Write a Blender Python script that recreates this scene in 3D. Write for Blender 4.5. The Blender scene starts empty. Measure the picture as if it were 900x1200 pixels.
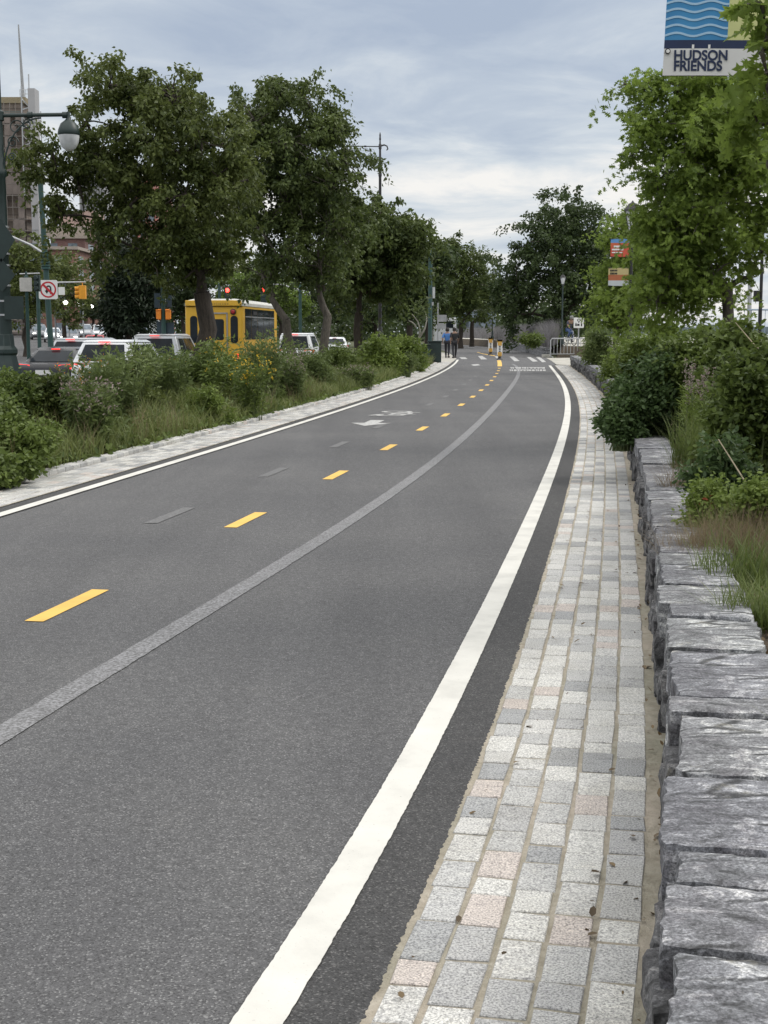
import bpy, bmesh, math, random
import numpy as np
from mathutils import Vector, Matrix, noise as mnoise

# ------------------------------------------------------------------ camera
C = bpy.context.scene.collection
H = 1.52            # eye height, metres
F = 1650.0          # focal length in pixels of a 1200 px tall picture
PITCH = math.atan(212.0 / 1650.0)
SP, CP = math.sin(PITCH), math.cos(PITCH)
cam_d = bpy.data.cameras.new("camera")
cam = bpy.data.objects.new("camera", cam_d)
C.objects.link(cam)
cam.location = (0, 0, H)
cam.rotation_euler = (math.pi / 2 - PITCH, 0, 0)
cam_d.sensor_fit = 'VERTICAL'
cam_d.sensor_height = 24.0
cam_d.lens = 24.0 * F / 1200.0
cam_d.clip_end = 6000.0
cam_d.clip_start = 0.05
scene = bpy.context.scene
scene.camera = cam

# ------------------------------------------------------------------ world, sun, exposure
SUN_EL, SUN_AZ = math.radians(48), math.radians(70)      # azimuth measured from +Y towards +X
world = bpy.data.worlds.new("World")
scene.world = world
world.use_nodes = True
wn, wl = world.node_tree.nodes, world.node_tree.links
wn.clear()
w_out = wn.new('ShaderNodeOutputWorld')
w_bg = wn.new('ShaderNodeBackground')
w_bg.inputs['Strength'].default_value = 0.12
wl.new(w_bg.outputs[0], w_out.inputs[0])
sky = wn.new('ShaderNodeTexSky')
sky.sky_type = 'NISHITA'
sky.sun_disc = False
sky.sun_elevation = SUN_EL
sky.sun_rotation = SUN_AZ
sky.air_density = 1.0
sky.dust_density = 1.0
tc = wn.new('ShaderNodeTexCoord')
sep = wn.new('ShaderNodeSeparateXYZ')
wl.new(tc.outputs['Generated'], sep.inputs[0])
def wmath(op, a, b=None, clamp=False):
    n = wn.new('ShaderNodeMath'); n.operation = op; n.use_clamp = clamp
    for i, v in enumerate((a, b)):
        if v is None: continue
        if isinstance(v, (int, float)): n.inputs[i].default_value = v
        else: wl.new(v, n.inputs[i])
    return n.outputs[0]
zpos = wmath('MAXIMUM', sep.outputs['Z'], 0.0)
den = wmath('ADD', zpos, 0.15)
comb = wn.new('ShaderNodeCombineXYZ')
wl.new(wmath('DIVIDE', sep.outputs['X'], den), comb.inputs[0])
wl.new(wmath('DIVIDE', sep.outputs['Y'], den), comb.inputs[1])
def wnoise(scale, detail, rough, off, dist=0.0):
    mp = wn.new('ShaderNodeMapping'); mp.inputs['Location'].default_value = off
    wl.new(comb.outputs[0], mp.inputs[0])
    n = wn.new('ShaderNodeTexNoise'); n.inputs['Scale'].default_value = scale
    n.inputs['Detail'].default_value = detail; n.inputs['Roughness'].default_value = rough
    n.inputs['Distortion'].default_value = dist
    wl.new(mp.outputs[0], n.inputs['Vector'])
    return n.outputs['Fac']
n_big = wnoise(0.8, 3.0, 0.5, (3.1, 1.7, 0.0), 0.3)
n_med = wnoise(2.6, 8.0, 0.6, (0.4, 5.2, 0.0), 0.4)
fac = wmath('ADD', wmath('MULTIPLY', n_big, 0.55), wmath('MULTIPLY', n_med, 0.45))
# lower in the sky the deck thins out and lets more light through
fac = wmath('ADD', fac, wmath('MULTIPLY', wmath('SUBTRACT', 0.12, wmath('MINIMUM', zpos, 0.25)), 0.27))
ramp = wn.new('ShaderNodeValToRGB')
er = ramp.color_ramp.elements
er[0].position = 0.33; er[0].color = (0.40, 0.47, 0.585, 1)
er[1].position = 0.60; er[1].color = (0.90, 0.88, 0.85, 1)
e = ramp.color_ramp.elements.new(0.43); e.color = (0.50, 0.565, 0.655, 1)
e = ramp.color_ramp.elements.new(0.51); e.color = (0.64, 0.69, 0.74, 1)
wl.new(fac, ramp.inputs[0])
# overcast: towards the zenith the cloud deck is brighter than near the horizon
grad = wn.new('ShaderNodeMapRange'); grad.interpolation_type = 'SMOOTHSTEP'
wl.new(sep.outputs['Z'], grad.inputs[0])
grad.inputs['From Min'].default_value = 0.2; grad.inputs['From Max'].default_value = 0.75
grad.inputs['To Min'].default_value = 8.8; grad.inputs['To Max'].default_value = 21.0
vm = wn.new('ShaderNodeVectorMath'); vm.operation = 'SCALE'
neu = wn.new('ShaderNodeMapRange'); neu.interpolation_type = 'SMOOTHSTEP'
wl.new(sep.outputs['Z'], neu.inputs[0]); neu.inputs['From Min'].default_value = 0.22; neu.inputs['From Max'].default_value = 0.55
hi = wn.new('ShaderNodeMixRGB'); wl.new(neu.outputs[0], hi.inputs[0]); wl.new(ramp.outputs[0], hi.inputs[1]); hi.inputs[2].default_value = (0.69, 0.685, 0.675, 1)
wl.new(hi.outputs[0], vm.inputs[0]); wl.new(grad.outputs[0], vm.inputs['Scale'])
mix = wn.new('ShaderNodeMixRGB'); mix.inputs[0].default_value = 0.94
wl.new(sky.outputs[0], mix.inputs[1]); wl.new(vm.outputs[0], mix.inputs[2])
wl.new(mix.outputs[0], w_bg.inputs['Color'])

sun_d = bpy.data.lights.new("sun", 'SUN')
sun_d.energy = 1.3
sun_d.angle = math.radians(18)
sun_d.color = (1.0, 0.95, 0.88)
sun = bpy.data.objects.new("sun", sun_d)
C.objects.link(sun)
sd = Vector((math.sin(SUN_AZ) * math.cos(SUN_EL), math.cos(SUN_AZ) * math.cos(SUN_EL), math.sin(SUN_EL)))
sun.rotation_euler = sd.to_track_quat('Z', 'Y').to_euler()
sun.location = sd * 60

scene.view_settings.view_transform = 'Standard'
scene.view_settings.look = 'None'
scene.view_settings.gamma = 1.0
scene.view_settings.use_curve_mapping = False
scene.view_settings.exposure = 0.0

# ------------------------------------------------------------------ helpers
random.seed(7)
RNG = np.random.default_rng(11)
PI = math.pi

def ray(px, py):
    cx, cy = (px - 450.0) / F, (600.0 - py) / F
    return np.array([cx, CP + cy * SP, -SP + cy * CP])
def G(px, py, z=0.0):
    """ground point that the photograph shows at a pixel"""
    d = ray(px, py); t = (z - H) / d[2]
    return np.array([d[0] * t, d[1] * t, z])
def at(px, py, Y):
    d = ray(px, py); t = Y / d[1]
    return np.array([d[0] * t, Y, H + d[2] * t])
def ppm(Y): return F / (Y * CP)

def link(o, parent=None):
    C.objects.link(o)
    if parent is not None: o.parent = parent
    return o
def thing(name, label, cat, loc=(0, 0, 0), rotz=0.0, group=None):
    o = bpy.data.objects.new(name, None); C.objects.link(o)
    o.empty_display_size = 0.2
    o.location = loc; o.rotation_euler = (0, 0, rotz)
    o['label'] = label; o['category'] = cat
    if group: o['group'] = group
    return o
def tag(o, label, cat, group=None):
    o['label'] = label; o['category'] = cat
    if group: o['group'] = group
    return o
def struct(o, kind='structure', label=None, cat=None):
    o['kind'] = kind
    if label: o['label'] = label
    if cat: o['category'] = cat
    return o
def dup(root, loc, rotz, label=None, group=None):
    r = root.copy(); C.objects.link(r); r.location = loc; r.rotation_euler = (0, 0, rotz)
    if label: r['label'] = label
    if group: r['group'] = group
    for ch in list(root.children):
        c = ch.copy(); C.objects.link(c); c.parent = r
        for g in list(ch.children):
            d = g.copy(); C.objects.link(d); d.parent = c
    return r

class MB:
    """collects simple solids and links them as one mesh object"""
    def __init__(s): s.v = []; s.f = []
    def add(s, vs, fs):
        o = len(s.v); s.v.extend([tuple(p) for p in vs]); s.f.extend([tuple(i + o for i in f) for f in fs]); return s
    def box(s, c, size, rz=0.0, rx=0.0, top=1.0):
        hx, hy, hz = size[0] / 2, size[1] / 2, size[2] / 2
        vs = []
        m = Matrix.Rotation(rz, 3, 'Z') @ Matrix.Rotation(rx, 3, 'X')
        for z in (-hz, hz):
            k = top if z > 0 else 1.0
            for x, y in ((-hx, -hy), (hx, -hy), (hx, hy), (-hx, hy)):
                vs.append(Vector(c) + m @ Vector((x * k, y * k, z)))
        return s.add(vs, [(3, 2, 1, 0), (4, 5, 6, 7), (0, 1, 5, 4), (1, 2, 6, 5), (2, 3, 7, 6), (3, 0, 4, 7)])
    def tube(s, pts, rad, seg=8, caps=True, closed=False):
        pts = [Vector(p) for p in pts]; n = len(pts)
        if isinstance(rad, (int, float)): rad = [rad] * n
        ref = None; vs = []
        for i, p in enumerate(pts):
            if closed: t = pts[(i + 1) % n] - pts[i - 1]
            else: t = pts[min(i + 1, n - 1)] - pts[max(i - 1, 0)]
            if t.length < 1e-9: t = Vector((0, 0, 1))
            t.normalize()
            if ref is None: ref = Vector((1, 0, 0)) if abs(t.x) < 0.8 else Vector((0, 1, 0))
            a = ref - t * ref.dot(t)
            if a.length < 1e-6: a = t.orthogonal()
            a.normalize(); b = t.cross(a); ref = a
            for k in range(seg):
                w = 2 * PI * k / seg
                vs.append(p + (a * math.cos(w) + b * math.sin(w)) * rad[i])
        fs = []
        m = n if closed else n - 1
        for i in range(m):
            j = (i + 1) % n
            for k in range(seg):
                l = (k + 1) % seg
                fs.append((i * seg + k, i * seg + l, j * seg + l, j * seg + k))
        if caps and not closed:
            fs.append(tuple(range(seg))[::-1]); fs.append(tuple((n - 1) * seg + k for k in range(seg)))
        return s.add(vs, fs)
    def lathe(s, prof, c=(0, 0, 0), seg=16, sx=1.0, sy=1.0):
        vs = []; fs = []
        for r, z in prof:
            for k in range(seg):
                w = 2 * PI * k / seg
                vs.append((c[0] + r * sx * math.cos(w), c[1] + r * sy * math.sin(w), c[2] + z))
        for i in range(len(prof) - 1):
            for k in range(seg):
                l = (k + 1) % seg
                fs.append((i * seg + k, i * seg + l, (i + 1) * seg + l, (i + 1) * seg + k))
        fs.append(tuple(range(seg))[::-1]); n = len(prof) - 1
        fs.append(tuple(n * seg + k for k in range(seg)))
        return s.add(vs, fs)
    def prism(s, poly, o, ex, ey, ez, th):
        """2D polygon in the plane (ex, ey) at o, thickened by th along ez"""
        o, ex, ey, ez = Vector(o), Vector(ex), Vector(ey), Vector(ez)
        n = len(poly)
        vs = [o + ex * a + ey * b for a, b in poly] + [o + ex * a + ey * b + ez * th for a, b in poly]
        fs = [tuple(range(n))[::-1], tuple(range(n, 2 * n))]
        for i in range(n):
            j = (i + 1) % n; fs.append((i, j, n + j, n + i))
        return s.add(vs, fs)
    def build(s, name, mat, parent=None, smooth=False, bevel=0.0, angle=35, loc=None, fixn=False):
        me = bpy.data.meshes.new(name)
        me.from_pydata(s.v, [], s.f); me.update()
        if fixn:
            bm = bmesh.new(); bm.from_mesh(me); bmesh.ops.recalc_face_normals(bm, faces=bm.faces); bm.to_mesh(me); bm.free()
        if smooth:
            me.polygons.foreach_set('use_smooth', [True] * len(me.polygons))
            me.set_sharp_from_angle(angle=math.radians(angle))
        if mat: me.materials.append(mat)
        o = bpy.data.objects.new(name, me); link(o, parent)
        if loc is not None: o.location = loc
        if bevel:
            b = o.modifiers.new('bevel', 'BEVEL'); b.width = bevel; b.segments = 3; b.limit_method = 'ANGLE'; b.angle_limit = math.radians(40)
        return o

def rrect(w, h, r, n=5):
    """rounded rectangle outline, centred"""
    out = []
    for cx, cy, a0 in ((w / 2 - r, h / 2 - r, 0), (-w / 2 + r, h / 2 - r, PI / 2), (-w / 2 + r, -h / 2 + r, PI), (w / 2 - r, -h / 2 + r, 1.5 * PI)):
        for i in range(n + 1):
            a = a0 + PI / 2 * i / n
            out.append((cx + r * math.cos(a), cy + r * math.sin(a)))
    return out
def disc(r, n=20): return [(r * math.cos(2 * PI * i / n), r * math.sin(2 * PI * i / n)) for i in range(n)]

def np_mesh(name, V, loops, starts, totals, mat, parent=None):
    me = bpy.data.meshes.new(name)
    me.vertices.add(len(V)); me.vertices.foreach_set('co', np.ascontiguousarray(V, dtype=np.float32).ravel())
    me.loops.add(len(loops)); me.loops.foreach_set('vertex_index', np.ascontiguousarray(loops, dtype=np.int32))
    me.polygons.add(len(starts)); me.polygons.foreach_set('loop_start', np.ascontiguousarray(starts, dtype=np.int32))
    me.polygons.foreach_set('loop_total', np.ascontiguousarray(totals, dtype=np.int32))
    me.update(calc_edges=True)
    if mat: me.materials.append(mat)
    o = bpy.data.objects.new(name, me); link(o, parent)
    return o

# ---- leaves: many small folded faces, each its own island
LEAF = {
    'lance': ([(0, 0, 0), (.45, .15, .03), (1, 0, -.06), (.45, -.15, .03)], [(0, 1, 2, 3)]),
    'broad': ([(0, 0, 0), (.4, .27, .05), (1, 0, -.05), (.4, -.27, .05)], [(0, 1, 2, 3)]),
    'oval': ([(0, 0, 0), (.3, .26, .05), (.72, .22, .04), (1, 0, -.05), (.72, -.22, .04), (.3, -.26, .05)], [(0, 1, 2, 3), (0, 3, 4, 5)]),
    'lobed': ([(0, 0, 0), (.16, .07, .01), (.22, .27, .03), (.36, .07, .02), (.52, .4, .05), (.6, .08, .01), (.8, .26, .02), (.84, .08, 0), (1, 0, -.05),
               (.84, -.08, 0), (.8, -.26, .02), (.6, -.08, .01), (.52, -.4, .05), (.36, -.07, .02), (.22, -.27, .03), (.16, -.07, .01)],
              [(0, 1, 2, 3, 4, 5, 6, 7, 8), (0, 8, 9, 10, 11, 12, 13, 14, 15)]),
    'needle': ([(0, 0, 0), (.5, .05, .02), (1, 0, -.04), (.5, -.05, .02)], [(0, 1, 2, 3)]),
}
def leaves(name, P, size, kind, mat, parent=None, droop=0.35, out=None, rng=RNG, flat=0.5):
    T = np.array(LEAF[kind][0]); faces = LEAF[kind][1]
    n = len(P); k = len(T)
    a = rng.normal(size=(n, 3)); a[:, 2] *= 0.6; a[:, 2] -= droop * 1.6
    if out is not None: a += out * 0.8
    a /= np.linalg.norm(a, axis=1, keepdims=True) + 1e-9
    nn = rng.normal(size=(n, 3)); nn[:, 2] += 1.5 * flat
    b = np.cross(nn, a); b /= np.linalg.norm(b, axis=1, keepdims=True) + 1e-9
    c = np.cross(a, b)
    s = np.asarray(size).reshape(-1, 1, 1) if np.ndim(size) else np.full((n, 1, 1), size)
    V = P[:, None, :] + s * (T[None, :, 0:1] * a[:, None, :] + T[None, :, 1:2] * b[:, None, :] + T[None, :, 2:3] * c[:, None, :])
    V = V.reshape(-1, 3)
    fl = np.concatenate([np.array(f) for f in faces]); tot = np.array([len(f) for f in faces])
    L = (np.arange(n)[:, None] * k + fl[None, :]).ravel()
    totals = np.tile(tot, n); starts = np.concatenate([[0], np.cumsum(totals)[:-1]])
    return np_mesh(name, V, L, starts, totals, mat, parent)

def blades(name, P, h, w, lean, mat, parent=None, rng=RNG, seg=3):
    """grass blades: tapered bent strips rooted at P"""
    n = len(P); ang = rng.uniform(0, 2 * PI, n)
    dx = np.stack([np.cos(ang), np.sin(ang), np.zeros(n)], 1); pe = np.stack([-np.sin(ang), np.cos(ang), np.zeros(n)], 1)
    h = np.broadcast_to(h, n); w = np.broadcast_to(w, n); lean = np.broadcast_to(lean, n)
    rows = []
    for i in range(seg + 1):
        t = i / seg
        c = P + dx * (lean * h * t ** 1.8)[:, None] + np.array([0, 0, 1.0])[None] * (h * (t - .25 * t * t * np.minimum(lean, 1.2)))[:, None]
        ww = w * (1 - t ** 1.5) * .5
        if i < seg: rows += [c - pe * ww[:, None], c + pe * ww[:, None]]
        else: rows += [c]
    V = np.stack(rows, 1); k = V.shape[1]; V = V.reshape(-1, 3)
    fl = []; tot = []
    for i in range(seg - 1):
        fl += [2 * i, 2 * i + 1, 2 * i + 3, 2 * i + 2]; tot.append(4)
    fl += [2 * (seg - 1), 2 * (seg - 1) + 1, 2 * seg]; tot.append(3)
    L = (np.arange(n)[:, None] * k + np.array(fl)[None]).ravel()
    totals = np.tile(np.array(tot), n); starts = np.concatenate([[0], np.cumsum(totals)[:-1]])
    return np_mesh(name, V, L, starts, totals, mat, parent)

# ------------------------------------------------------------------ materials
def nodes_of(name):
    m = bpy.data.materials.new(name); m.use_nodes = True
    nt = m.node_tree; p = nt.nodes['Principled BSDF']
    return m, nt, nt.nodes, nt.links, p
def mk(nt, typ, **kw):
    n = nt.nodes.new(typ)
    for k, v in kw.items(): setattr(n, k, v)
    return n
def noise_node(nt, vec, scale, detail=4, rough=.55, dist=0.0):
    n = nt.nodes.new('ShaderNodeTexNoise')
    n.inputs['Scale'].default_value = scale; n.inputs['Detail'].default_value = detail
    n.inputs['Roughness'].default_value = rough; n.inputs['Distortion'].default_value = dist
    nt.links.new(vec, n.inputs['Vector']); return n.outputs['Fac']
def ramp_node(nt, fac, stops, interp='LINEAR'):
    r = nt.nodes.new('ShaderNodeValToRGB'); cr = r.color_ramp; cr.interpolation = interp
    while len(cr.elements) < len(stops): cr.elements.new(0.5)
    for e, (p, c) in zip(cr.elements, stops): e.position = p; e.color = (*c, 1) if len(c) == 3 else c
    nt.links.new(fac, r.inputs[0]); return r.outputs[0]
def mixc(nt, fac, a, b, mode='MIX'):
    m = nt.nodes.new('ShaderNodeMixRGB'); m.blend_type = mode
    for i, v in enumerate((fac, a, b)):
        if isinstance(v, (int, float)): m.inputs[i].default_value = v
        elif isinstance(v, (tuple, list)): m.inputs[i].default_value = (*v[:3], 1)
        else: nt.links.new(v, m.inputs[i])
    return m.outputs[0]
def bump(nt, p, height, strength=.3, dist=.01):
    b = nt.nodes.new('ShaderNodeBump'); b.inputs['Strength'].default_value = strength; b.inputs['Distance'].default_value = dist
    nt.links.new(height, b.inputs['Height']); nt.links.new(b.outputs[0], p.inputs['Normal'])
def objvec(nt): return nt.nodes.new('ShaderNodeTexCoord').outputs['Object']
def posvec(nt): return nt.nodes.new('ShaderNodeNewGeometry').outputs['Position']
def tone(c, k): return tuple(min(1, x * k) for x in c)

def paint(name, col, rough=.5, var=.18, scale=6.0, metal=0.0, spec=.5, bmp=0.0, grime=None):
    m, nt, N, L, p = nodes_of(name)
    v = objvec(nt)
    f = noise_node(nt, v, scale, 5)
    c = ramp_node(nt, f, [(.3, tone(col, 1 - var)), (.7, tone(col, 1 + var))])
    if grime:
        g = noise_node(nt, v, scale * 2.7, 6, .65)
        c = mixc(nt, ramp_node(nt, g, [(.52, (0, 0, 0)), (.72, (.6, .6, .6))]), c, grime)
    L.new(c, p.inputs['Base Color'])
    rr = nt.nodes.new('ShaderNodeMapRange'); L.new(f, rr.inputs[0]); rr.inputs['To Min'].default_value = max(.02, rough - .08); rr.inputs['To Max'].default_value = min(1, rough + .1)
    L.new(rr.outputs[0], p.inputs['Roughness'])
    p.inputs['Metallic'].default_value = metal; p.inputs['Specular IOR Level'].default_value = spec
    if bmp: bump(nt, p, noise_node(nt, v, scale * 8, 4), bmp, .01)
    return m
def glow(name, col, strength):
    m, nt, N, L, p = nodes_of(name)
    p.inputs['Base Color'].default_value = (*col, 1); p.inputs['Emission Color'].default_value = (*col, 1)
    p.inputs['Emission Strength'].default_value = strength; p.inputs['Roughness'].default_value = .3
    return m
def foliage(name, dark, light, trans=.28, nscale=.9, accent=None):
    m, nt, N, L, p = nodes_of(name)
    g = N.new('ShaderNodeNewGeometry')
    f = noise_node(nt, g.outputs['Position'], nscale, 3)
    add = mk(nt, 'ShaderNodeMath', operation='MULTIPLY_ADD'); L.new(g.outputs['Random Per Island'], add.inputs[0])
    add.inputs[1].default_value = .55; 
    mm = mk(nt, 'ShaderNodeMath', operation='MULTIPLY_ADD'); L.new(f, mm.inputs[0]); mm.inputs[1].default_value = 1.5; mm.inputs[2].default_value = -.55
    L.new(mm.outputs[0], add.inputs[2])
    st = [(.05, dark), (.75, light)]
    if accent: st.append((.97, accent))
    c = ramp_node(nt, add.outputs[0], st)
    L.new(c, p.inputs['Base Color']); p.inputs['Roughness'].default_value = .5; p.inputs['Specular IOR Level'].default_value = .28
    t = N.new('ShaderNodeBsdfTranslucent'); L.new(mixc(nt, .5, c, tone(light, 1.5)), t.inputs[0])
    ms = N.new('ShaderNodeMixShader'); ms.inputs[0].default_value = trans
    L.new(p.outputs[0], ms.inputs[1]); L.new(t.outputs[0], ms.inputs[2])
    L.new(ms.outputs[0], N['Material Output'].inputs[0])
    return m

def mat_asphalt(name, base, speck, dark):
    m, nt, N, L, p = nodes_of(name)
    v = posvec(nt)
    vo = mk(nt, 'ShaderNodeTexVoronoi'); vo.inputs['Scale'].default_value = 210; L.new(v, vo.inputs['Vector'])
    sx = mk(nt, 'ShaderNodeSeparateColor'); L.new(vo.outputs['Color'], sx.inputs[0])
    grit = ramp_node(nt, sx.outputs[0], [(0.0, dark), (.4, base), (.85, tone(base, 1.15)), (.985, speck)])
    mpt = mk(nt, 'ShaderNodeMapping'); L.new(v, mpt.inputs[0]); mpt.inputs['Scale'].default_value = (1.7, .10, 1); mpt.inputs['Rotation'].default_value = (0, 0, .17)
    track = noise_node(nt, mpt.outputs[0], 1.0, 4, .55, .3)
    grit = mixc(nt, 1.0, grit, ramp_node(nt, track, [(.32, (.88, .88, .89)), (.68, (1.1, 1.1, 1.1))]), 'MULTIPLY')
    patch = noise_node(nt, v, .45, 5, .6)
    fine = noise_node(nt, v, 22, 5, .7)
    c = mixc(nt, 1.0, grit, ramp_node(nt, patch, [(.3, (.86, .86, .87)), (.7, (1.12, 1.11, 1.09))]), 'MULTIPLY')
    c = mixc(nt, 1.0, c, ramp_node(nt, fine, [(.3, (.8, .8, .8)), (.7, (1.18, 1.18, 1.18))]), 'MULTIPLY')
    dust = noise_node(nt, v, 2.3, 7, .7, .6)
    c = mixc(nt, ramp_node(nt, dust, [(.6, (0, 0, 0)), (.8, (.22, .22, .22))]), c, (.2, .19, .175))
    L.new(c, p.inputs['Base Color']); p.inputs['Roughness'].default_value = .82; p.inputs['Specular IOR Level'].default_value = .35
    h = mixc(nt, .5, vo.outputs['Distance'], fine)
    bump(nt, p, h, .75, .006)
    return m
def mat_worn_paint(name, col, under, lo=.32, hi=.42, scale=60, rough=.7):
    """road paint whose film is broken by the aggregate below"""
    m, nt, N, L, p = nodes_of(name)
    v = posvec(nt)
    f = noise_node(nt, v, scale, 4, .7)
    d = noise_node(nt, v, 3.0, 5, .6)
    c = ramp_node(nt, d, [(.3, tone(col, .8)), (.5, tone(col, .97)), (.7, tone(col, 1.06))])
    c = mixc(nt, ramp_node(nt, f, [(lo, (0, 0, 0)), (hi, (1, 1, 1))]), under, c)
    L.new(c, p.inputs['Base Color']); p.inputs['Roughness'].default_value = rough
    bump(nt, p, f, .4, .004)
    return m

def mat_setts():
    m, nt, N, L, p = nodes_of('granite_setts')
    v = posvec(nt)
    g = N.new('ShaderNodeNewGeometry')
    c = ramp_node(nt, g.outputs['Random Per Island'], [(0, (.51, .505, .49)), (.28, (.43, .43, .425)), (.5, (.315, .32, .325)), (.61, (.56, .555, .535)), (.8, (.5, .45, .42)), (.87, (.38, .38, .38))], 'CONSTANT')
    n1 = noise_node(nt, v, 170, 3, .7)
    c = mixc(nt, 1.0, c, ramp_node(nt, n1, [(.36, (.45, .45, .45)), (.5, (1, 1, 1)), (.64, (1.45, 1.45, 1.43))]), 'MULTIPLY')
    mp = mk(nt, 'ShaderNodeMapping'); L.new(v, mp.inputs[0]); mp.inputs['Scale'].default_value = (9, 22, 9); mp.inputs['Rotation'].default_value = (0, 0, .5)
    n2 = noise_node(nt, mp.outputs[0], 1.6, 6, .65, 1.4)
    c = mixc(nt, 1.0, c, ramp_node(nt, n2, [(.3, (.66, .66, .68)), (.46, (1, 1, 1)), (.56, (.94, .94, .94)), (.7, (1.18, 1.17, 1.14))]), 'MULTIPLY')
    n5 = noise_node(nt, v, 2.2, 5, .65)
    c = mixc(nt, 1.0, c, ramp_node(nt, n5, [(.3, (.8, .79, .76)), (.5, (.98, .98, .97)), (.7, (1.06, 1.06, 1.06))]), 'MULTIPLY')
    L.new(c, p.inputs['Base Color']); p.inputs['Roughness'].default_value = .8
    bump(nt, p, mixc(nt, .4, n2, n1), .55, .008)
    return m
def mat_schist(name, lo, mid, hi, vein=.5):
    m, nt, N, L, p = nodes_of(name)
    v = objvec(nt)
    mp = mk(nt, 'ShaderNodeMapping'); L.new(v, mp.inputs[0]); mp.inputs['Scale'].default_value = (8, 12, 13); mp.inputs['Rotation'].default_value = (.15, .1, .2)
    n1 = noise_node(nt, mp.outputs[0], 1.0, 10, .74, .9)
    n2 = noise_node(nt, v, 7.5, 6, .65)
    n3 = noise_node(nt, v, 150, 3, .75)
    mp2 = mk(nt, 'ShaderNodeMapping'); L.new(v, mp2.inputs[0]); mp2.inputs['Scale'].default_value = (30, 42, 40); mp2.inputs['Rotation'].default_value = (.1, .2, -.15)
    n4 = noise_node(nt, mp2.outputs[0], 1.0, 7, .75, 2.0)
    c = ramp_node(nt, n1, [(.34, lo), (.45, mid), (.53, tone(mid, 1.35)), (.6, hi), (.68, tone(mid, .9))])
    c = mixc(nt, 1.0, c, ramp_node(nt, n2, [(.34, (.5, .48, .5)), (.5, (1, 1, 1)), (.66, (1.4, 1.4, 1.38))]), 'MULTIPLY')
    c = mixc(nt, 1.0, c, ramp_node(nt, n4, [(.34, (.45, .45, .46)), (.48, (.95, .95, .95)), (.6, (1.25, 1.25, 1.25)), (.68, (1.8, 1.8, 1.75))]), 'MULTIPLY')
    c = mixc(nt, 1.0, c, ramp_node(nt, n3, [(.34, (.45, .45, .45)), (.5, (1, 1, 1)), (.66, (1.6, 1.6, 1.6))]), 'MULTIPLY')
    oi = N.new('ShaderNodeObjectInfo')
    c = mixc(nt, 1.0, c, ramp_node(nt, oi.outputs['Random'], [(0, (.82, .81, .84)), (.4, (1, 1, 1)), (.7, (1.02, .99, .99)), (1, (1.12, 1.13, 1.08))]), 'MULTIPLY')
    mp3 = mk(nt, 'ShaderNodeMapping'); L.new(v, mp3.inputs[0]); mp3.inputs['Scale'].default_value = (1.6, 6.5, 7.5); mp3.inputs['Rotation'].default_value = (.1, .12, .1)
    wob = nt.nodes.new('ShaderNodeMixRGB'); wob.blend_type = 'ADD'; wob.inputs[0].default_value = .35; L.new(mp3.outputs[0], wob.inputs[1])
    nc = nt.nodes.new('ShaderNodeTexNoise'); nc.inputs['Scale'].default_value = 5.0; nc.inputs['Detail'].default_value = 5; L.new(v, nc.inputs['Vector']); L.new(nc.outputs['Color'], wob.inputs[2])
    vc = mk(nt, 'ShaderNodeTexVoronoi', feature='DISTANCE_TO_EDGE'); vc.inputs['Scale'].default_value = 1.0; L.new(wob.outputs[0], vc.inputs['Vector'])
    crack = ramp_node(nt, vc.outputs['Distance'], [(0.0, (.12, .12, .12)), (.022, (.3, .3, .3)), (.045, (1, 1, 1))])
    c = mixc(nt, ramp_node(nt, n2, [(.42, (0, 0, 0)), (.56, (1, 1, 1))]), c, mixc(nt, 1.0, c, crack, 'MULTIPLY'))
    lich = noise_node(nt, v, 9, 6, .6)
    c = mixc(nt, ramp_node(nt, lich, [(.63, (0, 0, 0)), (.76, (.55, .55, .55))]), c, (.42, .4, .33))
    L.new(c, p.inputs['Base Color']); p.inputs['Roughness'].default_value = .78
    bump(nt, p, mixc(nt, .35, mixc(nt, .5, n1, crack), n3), .5, .012)
    return m
def mat_soil(name, a, b, c3):
    m, nt, N, L, p = nodes_of(name)
    v = posvec(nt)
    f = noise_node(nt, v, 14, 7, .72); f2 = noise_node(nt, v, 1.3, 4)
    c = ramp_node(nt, f, [(.3, a), (.55, b), (.72, c3)])
    c = mixc(nt, 1.0, c, ramp_node(nt, f2, [(.3, (.75, .78, .7)), (.7, (1.2, 1.15, 1.1))]), 'MULTIPLY')
    L.new(c, p.inputs['Base Color']); p.inputs['Roughness'].default_value = .95
    bump(nt, p, f, 1.0, .04)
    return m
def mat_bark(name, col):
    m, nt, N, L, p = nodes_of(name)
    v = posvec(nt)
    mp = mk(nt, 'ShaderNodeMapping'); L.new(v, mp.inputs[0]); mp.inputs['Scale'].default_value = (22, 22, 4)
    f = noise_node(nt, mp.outputs[0], 1.0, 6, .65, .4)
    L.new(ramp_node(nt, f, [(.3, tone(col, .45)), (.55, col), (.75, tone(col, 1.6))]), p.inputs['Base Color'])
    p.inputs['Roughness'].default_value = .9
    bump(nt, p, f, 1.0, .03)
    return m
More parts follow.
